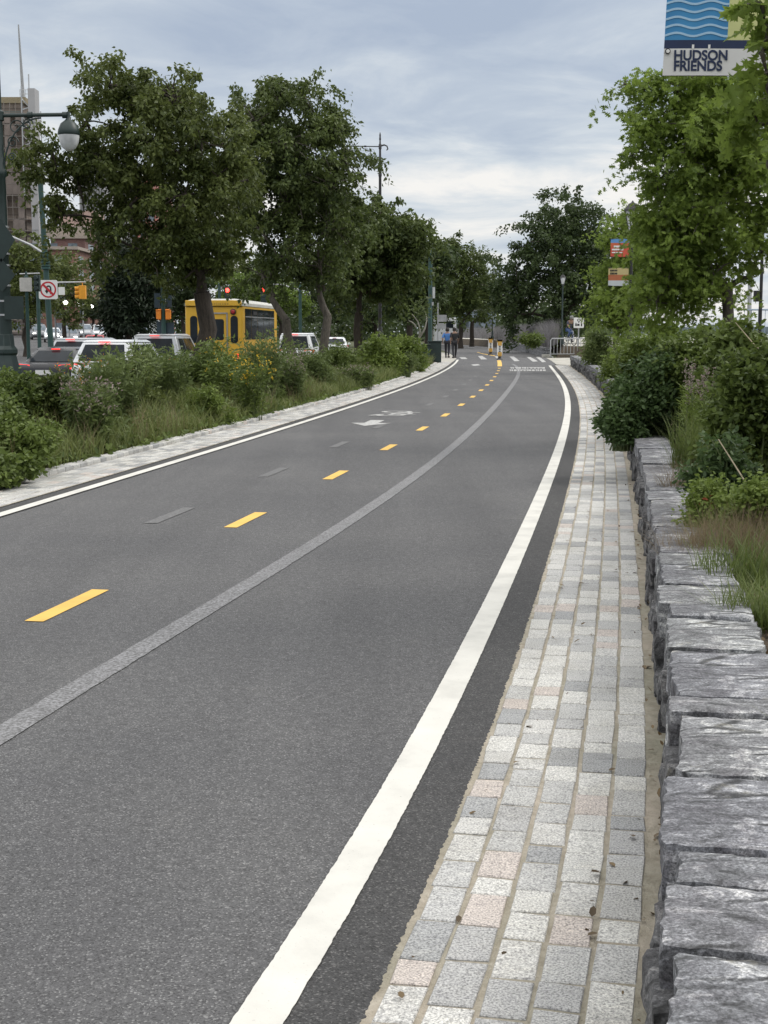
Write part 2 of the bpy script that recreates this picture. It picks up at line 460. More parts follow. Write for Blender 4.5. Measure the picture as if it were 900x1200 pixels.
def mat_masonry(name, col, mortar, bw, bh, var=.2):
    m, nt, N, L, p = nodes_of(name)
    v = posvec(nt)
    sx = mk(nt, 'ShaderNodeSeparateXYZ'); L.new(v, sx.inputs[0])
    ad = mk(nt, 'ShaderNodeMath', operation='ADD'); L.new(sx.outputs[0], ad.inputs[0]); L.new(sx.outputs[1], ad.inputs[1])
    cb = mk(nt, 'ShaderNodeCombineXYZ'); L.new(ad.outputs[0], cb.inputs[0]); L.new(sx.outputs[2], cb.inputs[1])
    b = mk(nt, 'ShaderNodeTexBrick'); L.new(cb.outputs[0], b.inputs['Vector'])
    b.inputs['Scale'].default_value = 1; b.inputs['Brick Width'].default_value = bw; b.inputs['Row Height'].default_value = bh; b.inputs['Mortar Size'].default_value = bh * .08
    b.inputs['Color1'].default_value = (*tone(col, 1 - var), 1); b.inputs['Color2'].default_value = (*tone(col, 1 + var), 1); b.inputs['Mortar'].default_value = (*mortar, 1)
    f = noise_node(nt, v, .5, 5)
    c = mixc(nt, 1.0, b.outputs['Color'], ramp_node(nt, f, [(.3, (.8, .8, .8)), (.7, (1.15, 1.15, 1.15))]), 'MULTIPLY')
    L.new(c, p.inputs['Base Color']); p.inputs['Roughness'].default_value = .85
    return m
def mat_glass(name, col=(.02, .025, .03), rough=.06):
    m, nt, N, L, p = nodes_of(name)
    v = objvec(nt)
    f = noise_node(nt, v, 2.0, 3)
    L.new(ramp_node(nt, f, [(.3, tone(col, .7)), (.7, tone(col, 1.4))]), p.inputs['Base Color'])
    p.inputs['Roughness'].default_value = rough; p.inputs['Specular IOR Level'].default_value = .12
    return m

ASPH_U = (.098, .098, .098)
M = {}
M['asphalt'] = mat_asphalt('path_asphalt', (.096, .0965, .099), (.23, .23, .23), (.054, .054, .056))
M['asphalt_edge'] = mat_asphalt('edge_asphalt', (.058, .058, .059), (.15, .148, .145), (.028, .028, .028))
M['street'] = mat_asphalt('street_asphalt', (.075, .075, .077), (.2, .2, .2), (.04, .04, .04))
M['line_white'] = mat_worn_paint('white_road_paint', (.63, .62, .575), (.22, .215, .2), .27, .36, 85)
M['line_yellow'] = mat_worn_paint('yellow_road_paint', (.74, .46, .1), (.22, .16, .07), .24, .34, 75)
M['line_ghost'] = mat_worn_paint('worn_grey_line', (.27, .27, .28), ASPH_U, .42, .60, 70, .75)
M['line_faint'] = mat_worn_paint('faded_white_paint', (.175, .175, .178), ASPH_U, .44, .62, 50, .75)
M['line_old_white'] = mat_worn_paint('old_white_paint', (.46, .46, .45), ASPH_U, .34, .48, 30, .75)
M['setts'] = mat_setts()
M['mortar'] = mat_soil('sandy_mortar', (.33, .295, .24), (.46, .42, .36), (.55, .515, .455))
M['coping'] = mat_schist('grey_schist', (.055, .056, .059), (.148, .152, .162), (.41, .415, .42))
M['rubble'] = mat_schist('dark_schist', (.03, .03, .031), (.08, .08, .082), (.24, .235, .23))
M['soil'] = mat_soil('bed_soil', (.03, .022, .015), (.075, .055, .036), (.17, .135, .09))
M['ground'] = mat_soil('dull_ground', (.045, .055, .022), (.07, .08, .035), (.11, .11, .06))
M['concrete'] = mat_soil('pale_concrete', (.36, .35, .33), (.46, .45, .43), (.56, .55, .52))
M['bark'] = mat_bark('brown_bark', (.058, .046, .036))
M['bark_grey'] = mat_bark('grey_bark', (.115, .1, .082))
M['stem'] = paint('plant_stem', (.09, .12, .04), .7)
M['twig'] = paint('dry_twig', (.3, .25, .17), .8)
M['teal'] = paint('teal_green_paint', (.022, .062, .055), .45, .2, 4)
M['dkgreen'] = paint('dark_green_paint', (.016, .032, .03), .45, .2, 4)
M['black'] = paint('black_plastic', (.015, .015, .016), .5)
M['rubber'] = paint('tyre_rubber', (.02, .02, .02), .8)
M['white'] = paint('white_paint', (.78, .78, .76), .5, .04)
M['galv'] = paint('galvanised_steel', (.45, .46, .47), .4, .15, 8, .6)
M['rail'] = paint('barrier_zinc', (.4, .41, .42), .5, .08)
M['grey'] = paint('grey_paint', (.3, .31, .32), .5)
M['red'] = paint('red_paint', (.5, .02, .03), .4, .1)
M['signal_yellow'] = paint('signal_yellow', (.75, .33, .02), .4, .1)
M['signal_orange'] = paint('signal_orange', (.8, .25, .02), .4, .1)
M['bus_yellow'] = paint('bus_yellow_paint', (.68, .4, .035), .35, .08, 2)
M['car_white'] = paint('white_car_paint', (.72, .74, .76), .25, .04, 2)
M['car_silver'] = paint('silver_car_paint', (.42, .44, .46), .28, .06, 2, .4)
M['car_dark'] = paint('dark_car_paint', (.03, .032, .036), .25, .1, 2)
M['car_red'] = paint('red_car_paint', (.35, .02, .025), .25, .1, 2)
M['car_grey'] = paint('grey_car_paint', (.2, .21, .225), .28, .08, 2, .3)
M['glass'] = mat_glass('dark_window_glass')
M['glass_sky'] = mat_glass('pale_window_glass', (.16, .19, .22), .12)
M['lamp_red'] = glow('red_tail_light', (1.0, .05, .04), 1.1)
M['lamp_amber'] = glow('amber_light', (1.0, .42, .1), 2.2)
M['lamp_white'] = glow('white_headlight', (1.0, .97, .9), 5.0)
M['lens_red'] = paint('red_lens', (.35, .015, .02), .25, .1)
M['globe'] = mat_glass('frosted_globe', (.62, .64, .66), .3)
M['fol_a'] = foliage('olive_leaves', (.028, .046, .011), (.13, .16, .044))
M['fol_a2'] = foliage('deep_green_leaves', (.025, .043, .012), (.112, .148, .042))
M['fol_oak'] = foliage('fresh_oak_leaves', (.065, .105, .018), (.22, .30, .062), .45)
M['fol_dark'] = foliage('dark_tree_leaves', (.018, .033, .012), (.068, .1, .034), .25)
M['fol_light'] = foliage('bright_leaves', (.05, .085, .014), (.16, .23, .045), .32)
M['fol_yew'] = foliage('conifer_needles', (.008, .016, .009), (.025, .04, .018), .1)
M['fol_shrub'] = foliage('shrub_leaves', (.045, .072, .016), (.145, .195, .048))
M['fol_bluish'] = foliage('bluish_shrub_leaves', (.026, .05, .018), (.085, .135, .045))
M['fol_lime'] = foliage('lime_shrub_leaves', (.055, .09, .016), (.18, .24, .052), .3)
M['fol_feather'] = foliage('feathery_leaves', (.06, .092, .028), (.155, .2, .066), .3)
M['grass'] = foliage('meadow_grass', (.07, .095, .025), (.185, .215, .07), .3, .5, (.25, .22, .11))
M['grass_dry'] = foliage('dry_grass', (.13, .10, .06), (.26, .2, .12), .3, 1.2)
M['grass_green'] = foliage('green_tussock', (.05, .08, .016), (.14, .18, .05), .3, 1.2, (.24, .22, .1))
M['lavender'] = foliage('lavender_haze', (.075, .08, .065), (.2, .19, .205), .3, .5)
M['pet_yellow'] = foliage('yellow_petals', (.5, .3, .02), (.75, .5, .04), .3)
M['pet_orange'] = foliage('orange_petals', (.55, .2, .02), (.7, .3, .03), .3)
M['pet_pale'] = foliage('pale_blooms', (.2, .15, .14), (.36, .29, .27), .3)
M['litter'] = foliage('fallen_leaf_litter', (.05, .035, .02), (.2, .14, .07), .1, 5)
# ------------------------------------------------------------------ curves of the path
class Curve:
    """X as a smooth function of Y through ground points, straight beyond its ends"""
    def __init__(s, pts, deg, y0, y1):
        P = np.array([p[:2] for p in pts]); w = 1.0 / (0.02 + 0.004 * P[:, 1])
        s.y0, s.y1 = y0, y1
        s.u = lambda y: np.sqrt(np.maximum(y, .2))
        s.c = np.polyfit(s.u(P[:, 1]), P[:, 0], deg, w=w)
    def _x(s, y): return np.polyval(s.c, s.u(y))
    def x(s, y):
        y = np.asarray(y, float); yc = np.clip(y, s.y0, s.y1); e = .05
        sl = (s._x(yc + e) - s._x(yc - e)) / (2 * e)
        return s._x(yc) + sl * (y - yc)
    def off(s, y, d):
        """points displaced d metres to the right of travel"""
        y = np.asarray(y, float); sl = (s.x(y + .1) - s.x(y - .1)) / .2
        n = np.sqrt(1 + sl * sl)
        return np.stack([s.x(y) + d / n, y - d * sl / n], -1)

ER = Curve([G(*p) for p in [(422, 1200), (473, 1100), (510, 1000), (555.5, 900), (597, 794), (616.7, 739), (627.8, 700), (640, 655), (657, 600), (670, 553), (676, 520),
                            (678.5, 486), (677.5, 470), (671, 453), (665, 445), (657, 437), (650, 428)]], 5, 3.0, 63.0)
LL = Curve([G(*p) for p in [(0, 604.5), (200, 544.3), (220, 536.6), (326.8, 505), (398, 480.7), (451, 463.6), (487, 451), (511, 439.5), (522.5, 433.4), (536.7, 421.6)]], 4, 11.5, 75.0)
YL = Curve([G(*p) for p in [(81, 709), (292, 608), (397, 555), (458, 523), (497, 501), (524, 485), (541.5, 474), (555, 464.5), (564.7, 457), (571.3, 450.7), (575.8, 446), (579.5, 442.5),
                            (582, 438), (583.7, 434.7), (584.7, 431.7), (585, 425), (585, 422)]], 4, 7.0, 74.0)
GL = Curve([G(*p) for p in [(0, 862), (133, 782), (267, 698), (400, 618), (480, 563), (550, 507), (570, 485), (592, 463), (603, 450), (607, 438), (606, 432), (602, 427)]], 5, 4.8, 66.0)
WL = .16            # bare asphalt between line and setts
SETT_W = .62
WALL_IN = .655      # wall face, measured from the asphalt edge
WALL_W = .33
WALL_H = .46

def ribbon(name, a, b, za, zb, mat, kind='structure', cols=1, parent=None):
    a, b = np.asarray(a), np.asarray(b); n = len(a)
    za = np.broadcast_to(za, n); zb = np.broadcast_to(zb, n)
    rows = []
    for k in range(cols + 1):
        t = k / cols; q = a * (1 - t) + b * t; rows.append(np.column_stack([q, za * (1 - t) + zb * t]))
    V = np.stack(rows, 1).reshape(-1, 3); m = cols + 1
    F_ = [(i * m + k, i * m + k + 1, (i + 1) * m + k + 1, (i + 1) * m + k) for i in range(n - 1) for k in range(cols)]
    mb = MB(); mb.add(V, F_); o = mb.build(name, mat, parent)
    if kind: o['kind'] = kind
    return o

def SX(y):      # reference line of the avenue, left of the path
    y = np.asarray(y, float)
    a = LL.x(np.minimum(y, 60.0)); d = np.maximum(y - 60.0, 0)
    return a + .085 * d - .0018 * d * d
def smooth(t): t = np.clip(t, 0, 1); return t * t * (3 - 2 * t)
def SZ(y): return -.45 + 1.15 * smooth((np.asarray(y, float) - 70) / 120)
def spts(y, d): return np.column_stack([SX(y) + d, y])

# ---- ground and river
MB().add([(-900, -200, -.9), (60, -200, -.9), (60, 1500, -.9), (-900, 1500, -.9)], [(0, 1, 2, 3)]).build('ground', M['ground'])['kind'] = 'structure'
mw, ntw, Nw, Lw, pw = nodes_of('river_water')
fw = noise_node(ntw, posvec(ntw), .7, 5, .6)
Lw.new(ramp_node(ntw, fw, [(.3, (.1, .12, .13)), (.7, (.16, .18, .19))]), pw.inputs['Base Color']); pw.inputs['Roughness'].default_value = .12
bump(ntw, pw, fw, .35, .15)
MB().add([(44, -200, -1.4), (2600, -200, -1.4), (2600, 2600, -1.4), (44, 2600, -1.4)], [(0, 1, 2, 3)]).build('river', mw)['kind'] = 'structure'

ys = np.concatenate([np.arange(-4, 20, .25), np.arange(20, 63.1, .5)])
yp = np.arange(-4, 63.1, .5)
# ---- asphalt path
lo = LL.off(ys, -(.055 + WL)); ro = ER.off(ys, 0.0)
path = ribbon('bike_path', lo, ro, 0, 0, M['asphalt'], cols=6)
# crossing area beyond the straight stretch
poly = [ER.off(63, 0)[:2], G(652, 425)[:2], G(642, 418.4)[:2], G(620, 413.2)[:2], G(600, 409.2)[:2], G(575, 405.4)[:2], G(550, 402.8)[:2], G(530, 401.6)[:2], G(505, 401.4)[:2], G(506, 406)[:2],
        G(528, 414)[:2], G(534, 420)[:2], LL.off(75, -.2)[:2], LL.off(69, -.21)[:2], LL.off(63, -.215)[:2]]
MB().add([(p[0], p[1], 0.0) for p in poly], [tuple(range(len(poly)))]).build('path_crossing', M['asphalt'])['kind'] = 'structure'
# gutter strips of fresher asphalt outside the edge lines, ragged along the setts
yd = np.concatenate([np.arange(2, 9, .008), np.arange(9, 63, .03)])
rag = np.array([mnoise.noise((0.3, y * 9, 0)) * .005 + mnoise.noise((4.3, y * 45, 0)) * .006 + mnoise.noise((1.3, y * 110, 0)) * .007 for y in yd])
ribbon('asphalt_edge_strip', ER.off(yd, -WL - .02), np.stack([ER.off(y, .006 + r) for y, r in zip(yd, rag)]), .0075, .0115, M['asphalt_edge'])
ribbon('asphalt_edge_strip', LL.off(np.arange(6, 74, .5), -(.055 + WL + .004)), LL.off(np.arange(6, 74, .5), -.05), .003, .003, M['asphalt_edge'])

# ---- painted markings
def line(name, cur, y0, y1, d, w, mat, z=.012, step=.4, wob=0.0):
    yy = np.arange(y0, y1 + step * .5, step)
    a, b = cur.off(yy, d - w / 2), cur.off(yy, d + w / 2)
    if wob:
        r1 = np.array([mnoise.noise((1.3, y * 7, 0)) * wob * .6 + mnoise.noise((7.7, y * 45, 0)) * wob for y in yy])
        r2 = np.array([mnoise.noise((9.3, y * 7, 0)) * wob * .6 + mnoise.noise((3.7, y * 45, 0)) * wob for y in yy])
        a[:, 0] += r1; b[:, 0] += r2
    return ribbon(name, a, b, z, z, mat)
line('edge_line', ER, 1.0, 62.5, -WL - .058, .116, M['line_white'], step=.012, wob=.0026)
line('edge_line', LL, 6, 75.3, 0, .11, M['line_white'], step=.25)
line('ghost_line', GL, 3.0, 66, 0, .125, M['line_ghost'], .004, .05, .005)
cen = MB(); s0 = 7.88 * CP - .46
P0 = G(81, 709)
k = 0; y = P0[1] - .46
while y < 61:
    yy = np.linspace(y, y + .915, 4); a, b = YL.off(yy, -.053), YL.off(yy, .053)
    vs = [(p[0], p[1], .004) for p in a] + [(p[0], p[1], .004) for p in b]
    cen.add(vs, [(i, i + 4, i + 5, i + 1) for i in range(3)])
    sl = float((YL.x(y + 1) - YL.x(y)))
    y += 3.64 / math.sqrt(1 + sl * sl)
cen.build('centre_line_dashes', M['line_yellow'])['kind'] = 'structure'
line('centre_line', YL, 61.5, 74, 0, .2, M['line_yellow'], .004, .5)
w1 = [G(580.5, 417.5), G(573, 416.2), G(566, 415), (G(559, 413))]
ribbon('centre_line', [p[:2] for p in w1], [(p[0] + .15, p[1] + 2.0) for p in w1], .004, .004, M['line_yellow'])
fd = MB()
for px, py in [(200, 604), (321, 553.5), (398, 521), (445, 499.5), (480, 485), (503.6, 474), (522, 464.7), (534, 457), (544, 450.5), (551, 445.5), (557, 441)]:
    g = G(px, py); dy = .5; sl = float(YL.x(g[1] + .5) - YL.x(g[1] - .5))
    fd.add([(g[0] + s * .055 + sl * t, g[1] + t, .004) for s, t in ((-1, -dy), (1, -dy), (1, dy), (-1, dy))], [(0, 1, 2, 3)])
fd.build('faded_lane_dashes', M['line_faint'])['kind'] = 'structure'
# bicycle symbol and arrow, drawn for riders coming towards us, heading along the lane
g0 = G(452, 488.5); hd = Vector((float(YL.x(g0[1] + 2) - YL.x(g0[1] - 2)) / 4, 1, 0)).normalized()
sd_ = Vector((hd.y, -hd.x, 0))
def flat(mb, pts, z=.005, o=g0):
    v = [Vector((o[0], o[1], z)) + sd_ * a + hd * b for a, b in pts]; mb.add(v, [tuple(range(len(pts)))])
def stroke(mb, a, b, w, z=.005):
    a, b = Vector(a).to_2d(), Vector(b).to_2d(); d = (b - a).normalized(); n = Vector((-d.y, d.x)) * w / 2
    flat(mb, [tuple(a + n), tuple(a - n), tuple(b - n), tuple(b + n)], z)
bs = MB()
for cy, cx in ((1.55, .0), (.55, .0)):
    for i in range(14):
        a0, a1 = 2 * PI * i / 14, 2 * PI * (i + 1) / 14
        flat(bs, [(cx + r * .30 * math.cos(a), cy + r * .30 * math.sin(a)) for r, a in ((1, a0), (1, a1), (.66, a1), (.66, a0))])
# the frame lies between the wheels
for i, (a, b) in enumerate([((0, .55), (.32, .8)), ((.32, .8), (.3, 1.3)), ((.3, 1.3), (0, 1.55)), ((0, .55), (.02, 1.05)), ((.02, 1.05), (.32, .8)), ((.02, 1.05), (.3, 1.3)), ((.3, 1.3), (.46, 1.36)), ((.32, .8), (.44, .7))]):
    stroke(bs, a, b, .09, .0052 + i * .0004)
flat(bs, [(-.3, .52), (-.38, .36), (-.2, .36), (-.2, .2), (-.36, .2), (-.26, .06), (-.1, .22), (-.1, .5)], .009)
ar = [(-.12, -1.0), (.12, -1.0), (.12, -1.75), (.34, -1.75), (0, -2.5), (-.34, -1.75), (-.12, -1.75)]
flat(bs, ar)
bs.build('bicycle_symbol', M['line_old_white'])['kind'] = 'structure'
# zebra bars and stop-line lettering far off
zb = MB()
for q in [[(560, 417.2), (565, 417), (571, 421), (564, 421.2)], [(579.5, 417.5), (583.5, 417.3), (589, 421.4), (584, 421.8)], [(597, 417.8), (602, 417.7), (609, 423), (603, 423.4)], [(617, 418.3), (621.5, 418.2), (630.5, 423.4), (624.5, 423.9)],
          [(628, 418.3), (632.5, 418.3), (640, 424), (635.5, 424.6)], [(538, 418.6), (545, 418.5), (548, 420.7), (541, 420.8)], [(552, 427.2), (560, 426.6), (563, 428), (555, 428.7)]]:
    zb.add([G(*p, .005) for p in q], [(0, 1, 2, 3)])
zb.build('crosswalk_bars', M['line_old_white'])['kind'] = 'structure'
wt = MB(); rr = random.Random(3)
for row, (ya, yb, xs0, xs1) in enumerate([(430.3, 432, 598, 636), (433, 434.8, 597, 637.5)]):
    x = xs0
    while x < xs1:
        w = rr.choice((1.6, 2.4, 3.2))
        kind = rr.random()
        if kind < .45: wt.add([G(x, ya, .005), G(x + w, ya, .005), G(x + w, yb, .005), G(x, yb, .005)], [(0, 1, 2, 3)])
        else:
            h = (yb - ya) * .45
            wt.add([G(x, ya, .005), G(x + w * 1.4, ya, .005), G(x + w * 1.4, ya + h, .005), G(x, ya + h, .005)], [(0, 1, 2, 3)])
            wt.add([G(x + w * .4, ya + h + .1, .005), G(x + w * 1.1, ya + h + .1, .005), G(x + w * 1.1, yb, .005), G(x + w * .4, yb, .005)], [(0, 1, 2, 3)])
        x += w + 1.0
wt.build('painted_words', M['line_old_white'])['kind'] = 'structure'

# ---- granite sett strips
def setts(name, cur, sgn, d0, ncol, cw, y0, y1, zt, rnd, near):
    mb = MB(); gap = .014
    for c in range(ncol):
        y = y0 + rnd.uniform(0, .15)
        while y < y1:
            L = rnd.choice((rnd.uniform(.17, .25), rnd.uniform(.19, .23), rnd.uniform(.12, .17)))
            ch = y + L
            a, b = d0 + c * cw + gap * .5, d0 + (c + 1) * cw - gap * .5
            if c == 0: a += rnd.uniform(0, .012)
            j = lambda s=.004: rnd.uniform(-s, s)
            corners = []
            for yy, d in ((y + .005, a), (y + .005, b), (ch - .005, b), (ch - .005, a)):
                p = cur.off(yy + j(.005), sgn * (d + j())); corners.append((p[0], p[1]))
            cx = sum(p[0] for p in corners) / 4; cy = sum(p[1] for p in corners) / 4
            zt2 = zt + rnd.uniform(-.0006, .0022)
            tilt = (j(.011), j(.005))
            vs = [(p[0], p[1], 0.0) for p in corners]; ins = .005
            for kz, kin in ((zt2 - .003, 0.0), (zt2, ins)):
                for p in corners:
                    dx, dy = p[0] - cx, p[1] - cy; l = math.hypot(dx, dy); q = (l - kin) / l
                    vs.append((cx + dx * q, cy + dy * q, kz + dx * tilt[0] + dy * tilt[1]))
            fs = [(0, 1, 5, 4), (1, 2, 6, 5), (2, 3, 7, 6), (3, 0, 4, 7), (4, 5, 9, 8), (5, 6, 10, 9), (6, 7, 11, 10), (7, 4, 8, 11), (8, 9, 10, 11)]
            if sgn < 0: fs = [f[::-1] for f in fs]
            mb.add(vs, fs); y = ch
    o = mb.build(name, M['setts']); o['kind'] = 'structure'; return o
rs = random.Random(5)
cw = .117
ribbon('sett_bedding', ER.off(ys, 0), ER.off(ys, WALL_IN + .06), .0112, .0125, M['mortar'])
setts('sett_paving', ER, 1, .012, 5, cw, 1.6, 62.8, .0155, rs, True)
ylk = np.concatenate([np.arange(5, 20, .25), np.arange(20, 72.1, .5)])
LD = .055 + WL
ribbon('sett_bedding', LL.off(ylk, -LD - .62), LL.off(ylk, -LD), .010, .010, M['mortar'])
setts('sett_paving', LL, -1, LD + .006, 5, cw, 6.0, 71, .013, rs, False)
# raised row of setts that holds back the median
kb = MB()
y = 5.0
while y < 66:
    L = rs.uniform(.16, .24); p0, p1 = LL.off(y + .005, -LD - .60), LL.off(y + L - .005, -LD - .60); q0, q1 = LL.off(y + .005, -LD - .72), LL.off(y + L - .005, -LD - .72)
    h = .07 + rs.uniform(-.003, .004)
    vs = [(*p0, -.02), (*p1, -.02), (*q1, -.02), (*q0, -.02), (*p0, h - .012), (*p1, h - .012), (*q1, h), (*q0, h)]
    kb.add(vs, [(0, 1, 5, 4), (1, 2, 6, 5), (2, 3, 7, 6), (3, 0, 4, 7), (4, 5, 6, 7)]); y += L
kb.build('sett_kerb', M['setts'], bevel=.008, fixn=True)['kind'] = 'structure'
# pale concrete pad by the barrier and round the corner of the setts
ribbon('concrete_pad', [G(640, 419.8)[:2], G(646, 423.0)[:2], G(652, 427.6)[:2]], [G(676, 419.5)[:2], G(682, 422.6)[:2], G(690, 429)[:2]], .014, .014, M['concrete'])
MB().add([G(498, 419, .004), G(513, 412.5, .004), G(527, 414, .004), G(535, 420.4, .004), G(528, 426, .004), G(508, 431, .004)], [(0, 1, 2, 3, 4, 5)]).build('concrete_apron', M['concrete'])['kind'] = 'structure'

# ---- median, avenue and far pavement
ym = np.arange(3, 75.1, 1.0)
e0 = LL.off(ym, -LD - .70)
ribbon('median_soil', spts(ym, -7.6), e0, SZ(ym) + .15, .05, M['soil'], cols=8)
ya = np.arange(-10, 320, 3.0)
ribbon('avenue_kerb', spts(ya, -7.75), spts(ya, -7.6), SZ(ya) + .16, SZ(ya) + .16, M['concrete'])
ribbon('avenue_kerb_face', spts(ya, -7.75), spts(ya, -7.749), SZ(ya) - .05, SZ(ya) + .16, M['concrete'])
ribbon('avenue', spts(ya, -46), spts(ya, -7.75), SZ(ya), SZ(ya), M['street'], cols=4)
av = MB()
for d in (-10.6, -13.7, -16.8, -26.5, -29.6):
    for y in np.arange(0, 200, 9.0):
        p = [(float(SX(t)) + d + s, t) for t, s in ((y, -.06), (y, .06), (y + 3, .06), (y + 3, -.06))]
        av.add([(a, b, float(SZ(b)) + .012) for a, b in p], [(0, 1, 2, 3)])
av.build('avenue_lane_dashes', M['line_old_white'])['kind'] = 'structure'
ribbon('far_pavement', spts(ya, -140), spts(ya, -46), SZ(ya) + .14, SZ(ya) + .14, M['concrete'], cols=2)
yb_ = np.arange(75, 300, 5.0)
ribbon('park_lawn', spts(yb_, -7.6), spts(yb_, -7.6) * 0 + np.column_stack([np.full(len(yb_), 43.9), yb_]), SZ(yb_) * 0 - .02, -.02, M['ground'], cols=4)

# ---- planted bank on the right, held by the wall
yw = np.concatenate([np.arange(-3, 20, .4), np.arange(20, 62.1, 1)])
wi = ER.off(yw, WALL_IN + WALL_W * .6)
wo = wi.copy(); wo[:, 0] += 9 + 0 * yw
vs = []
rows = []
for t in np.linspace(0, 1, 22):
    q = wi * (1 - t ** 1.6) + wo * t ** 1.6
    z = np.array([.37 + .30 * smooth(t) * 1.0 + mnoise.noise((a * 1.1, b * 1.1, 0)) * .05 * min(1, t * 6) for a, b in q])
    rows.append(np.column_stack([q, z]))
V = np.stack(rows, 1); n_, m_ = V.shape[:2]
MB().add(V.reshape(-1, 3), [(i * m_ + k, i * m_ + k + 1, (i + 1) * m_ + k + 1, (i + 1) * m_ + k) for i in range(n_ - 1) for k in range(m_ - 1)]).build('planting_bed', M['soil'])['kind'] = 'structure'
def bank_z(x, y):
    d = x - float(ER.off(y, WALL_IN + .2)[0]); t = min(1, max(0, d / 9)) ** .625
    return .37 + .30 * float(smooth(t))
# esplanade between bank and river
ye = np.array([-10, 0, 20, 40, 62.0]); ee = ER.off(ye, WALL_IN + WALL_W * .6); ee[:, 0] += 8.9
ribbon('esplanade', ee, np.column_stack([np.full(5, 44.0), ye]), .66, .66, M['concrete'], cols=2)
ramp_edge = [(12.8, 64.0), (12.2, 79.5), (10.5, 82.6), (13.0, 104), (6, 200)]
ribbon('esplanade_ramp', ramp_edge, [(44, 62), (44, 79.5), (44, 82.6), (44, 104), (44, 200)], .66, .66, M['concrete'], cols=2)
ribbon('esplanade_bank', [(a - .5, b - .5) for a, b in ramp_edge], ramp_edge, -.02, .664, M['soil'], cols=2)
# bed behind the far wall, with a grey haze of flowering stems
fw_pts = [G(642, 418.2), G(620, 413), G(600, 409), (G(575, 405.2)), G(550, 402.6), G(528, 401.3), G(500, 401.0)]
fa = np.array([p[:2] for p in fw_pts]); fb = fa.copy(); fb[:, 0] += np.array([1.2, 4, 8, 9, 10, 10, 10]); fb[:, 1] += np.array([5, 18, 30, 38, 40, 40, 40])
ribbon('far_bed', fa, fb, .55, .8, M['soil'], cols=3)
# ------------------------------------------------------------------ stone walls
def rock(size, amp, seed, n=(8, 6, 4), rnd=.12, strata=0.0, flat_top=False):
    """a rough quarry block: a gridded box whose faces and edges are broken by noise"""
    L, W, T = size; vs = []; idx = {}; fs = []
    nx, ny, nz = n
    def vert(i, j, k):
        key = (i, j, k)
        if key in idx: return idx[key]
        p = Vector(((i / nx - .5) * 2, (j / ny - .5) * 2, (k / nz - .5) * 2))
        e = sorted(abs(c) for c in p)
        # pull edges and corners in a little
        q = Vector(p)
        s = 1 - rnd * max(0, (e[1] - .86) / .14) * .22 - rnd * max(0, (e[0] - .86) / .14) * .2
        q *= s
        w = Vector((q.x * L / 2, q.y * W / 2, q.z * T / 2))
        o = Vector((seed * 3.17, seed * 1.7, seed * .9))
        d = mnoise.noise_vector((w * 6 + o)) * amp * .6 + mnoise.noise_vector((w * 24 + o)) * amp * .5
        if flat_top:        # split slabs: level tops, ragged edges
            rim = max(0.0, (max(abs(p.x), abs(p.y)) - .8) / .2)
            d.x += mnoise.noise((w.y * 30 + o.x, w.z * 9, o.z)) * .014 * (abs(p.x) > .95); d.y += mnoise.noise((w.x * 30 + o.x, w.z * 9, o.z + 4)) * .014 * (abs(p.y) > .95)
            if k == nz: d.z = mnoise.noise(w * 5 + o) * .004 + mnoise.noise(w * 20 + o) * .0018 - .004 * rim
        elif strata: d.z += strata * mnoise.noise(Vector((w.x * 4, w.y * 16, w.z * 30)) + o)
        idx[key] = len(vs); vs.append(w + d); return idx[key]
    for i in range(nx):
        for j in range(ny):
            fs.append([vert(i, j, nz), vert(i + 1, j, nz), vert(i + 1, j + 1, nz), vert(i, j + 1, nz)])
            fs.append([vert(i, j + 1, 0), vert(i + 1, j + 1, 0), vert(i + 1, j, 0), vert(i, j, 0)])
        for k in range(nz):
            fs.append([vert(i, 0, k), vert(i + 1, 0, k), vert(i + 1, 0, k + 1), vert(i, 0, k + 1)])
            fs.append([vert(i + 1, ny, k), vert(i, ny, k), vert(i, ny, k + 1), vert(i + 1, ny, k + 1)])
    for j in range(ny):
        for k in range(nz):
            fs.append([vert(0, j + 1, k), vert(0, j, k), vert(0, j, k + 1), vert(0, j + 1, k + 1)])
            fs.append([vert(nx, j, k), vert(nx, j + 1, k), vert(nx, j + 1, k + 1), vert(nx, j, k + 1)])
    return vs, fs
def place(vs, c, ang):
    m = Matrix.Rotation(ang, 3, 'Z'); return [Vector(c) + m @ v for v in vs]

wall = thing('stone_wall', 'long low retaining wall of rough grey schist blocks beside the granite setts', 'stone wall', (0.9, 4.0, 0))
wl0 = Vector(wall.location)
rw = random.Random(21)
def wall_frame(y, d):
    p = ER.off(y, d); q = ER.off(y + .2, d); r = ER.off(y - .2, d)
    t = Vector((q[0] - r[0], q[1] - r[1])); return p, math.atan2(t.y, t.x)
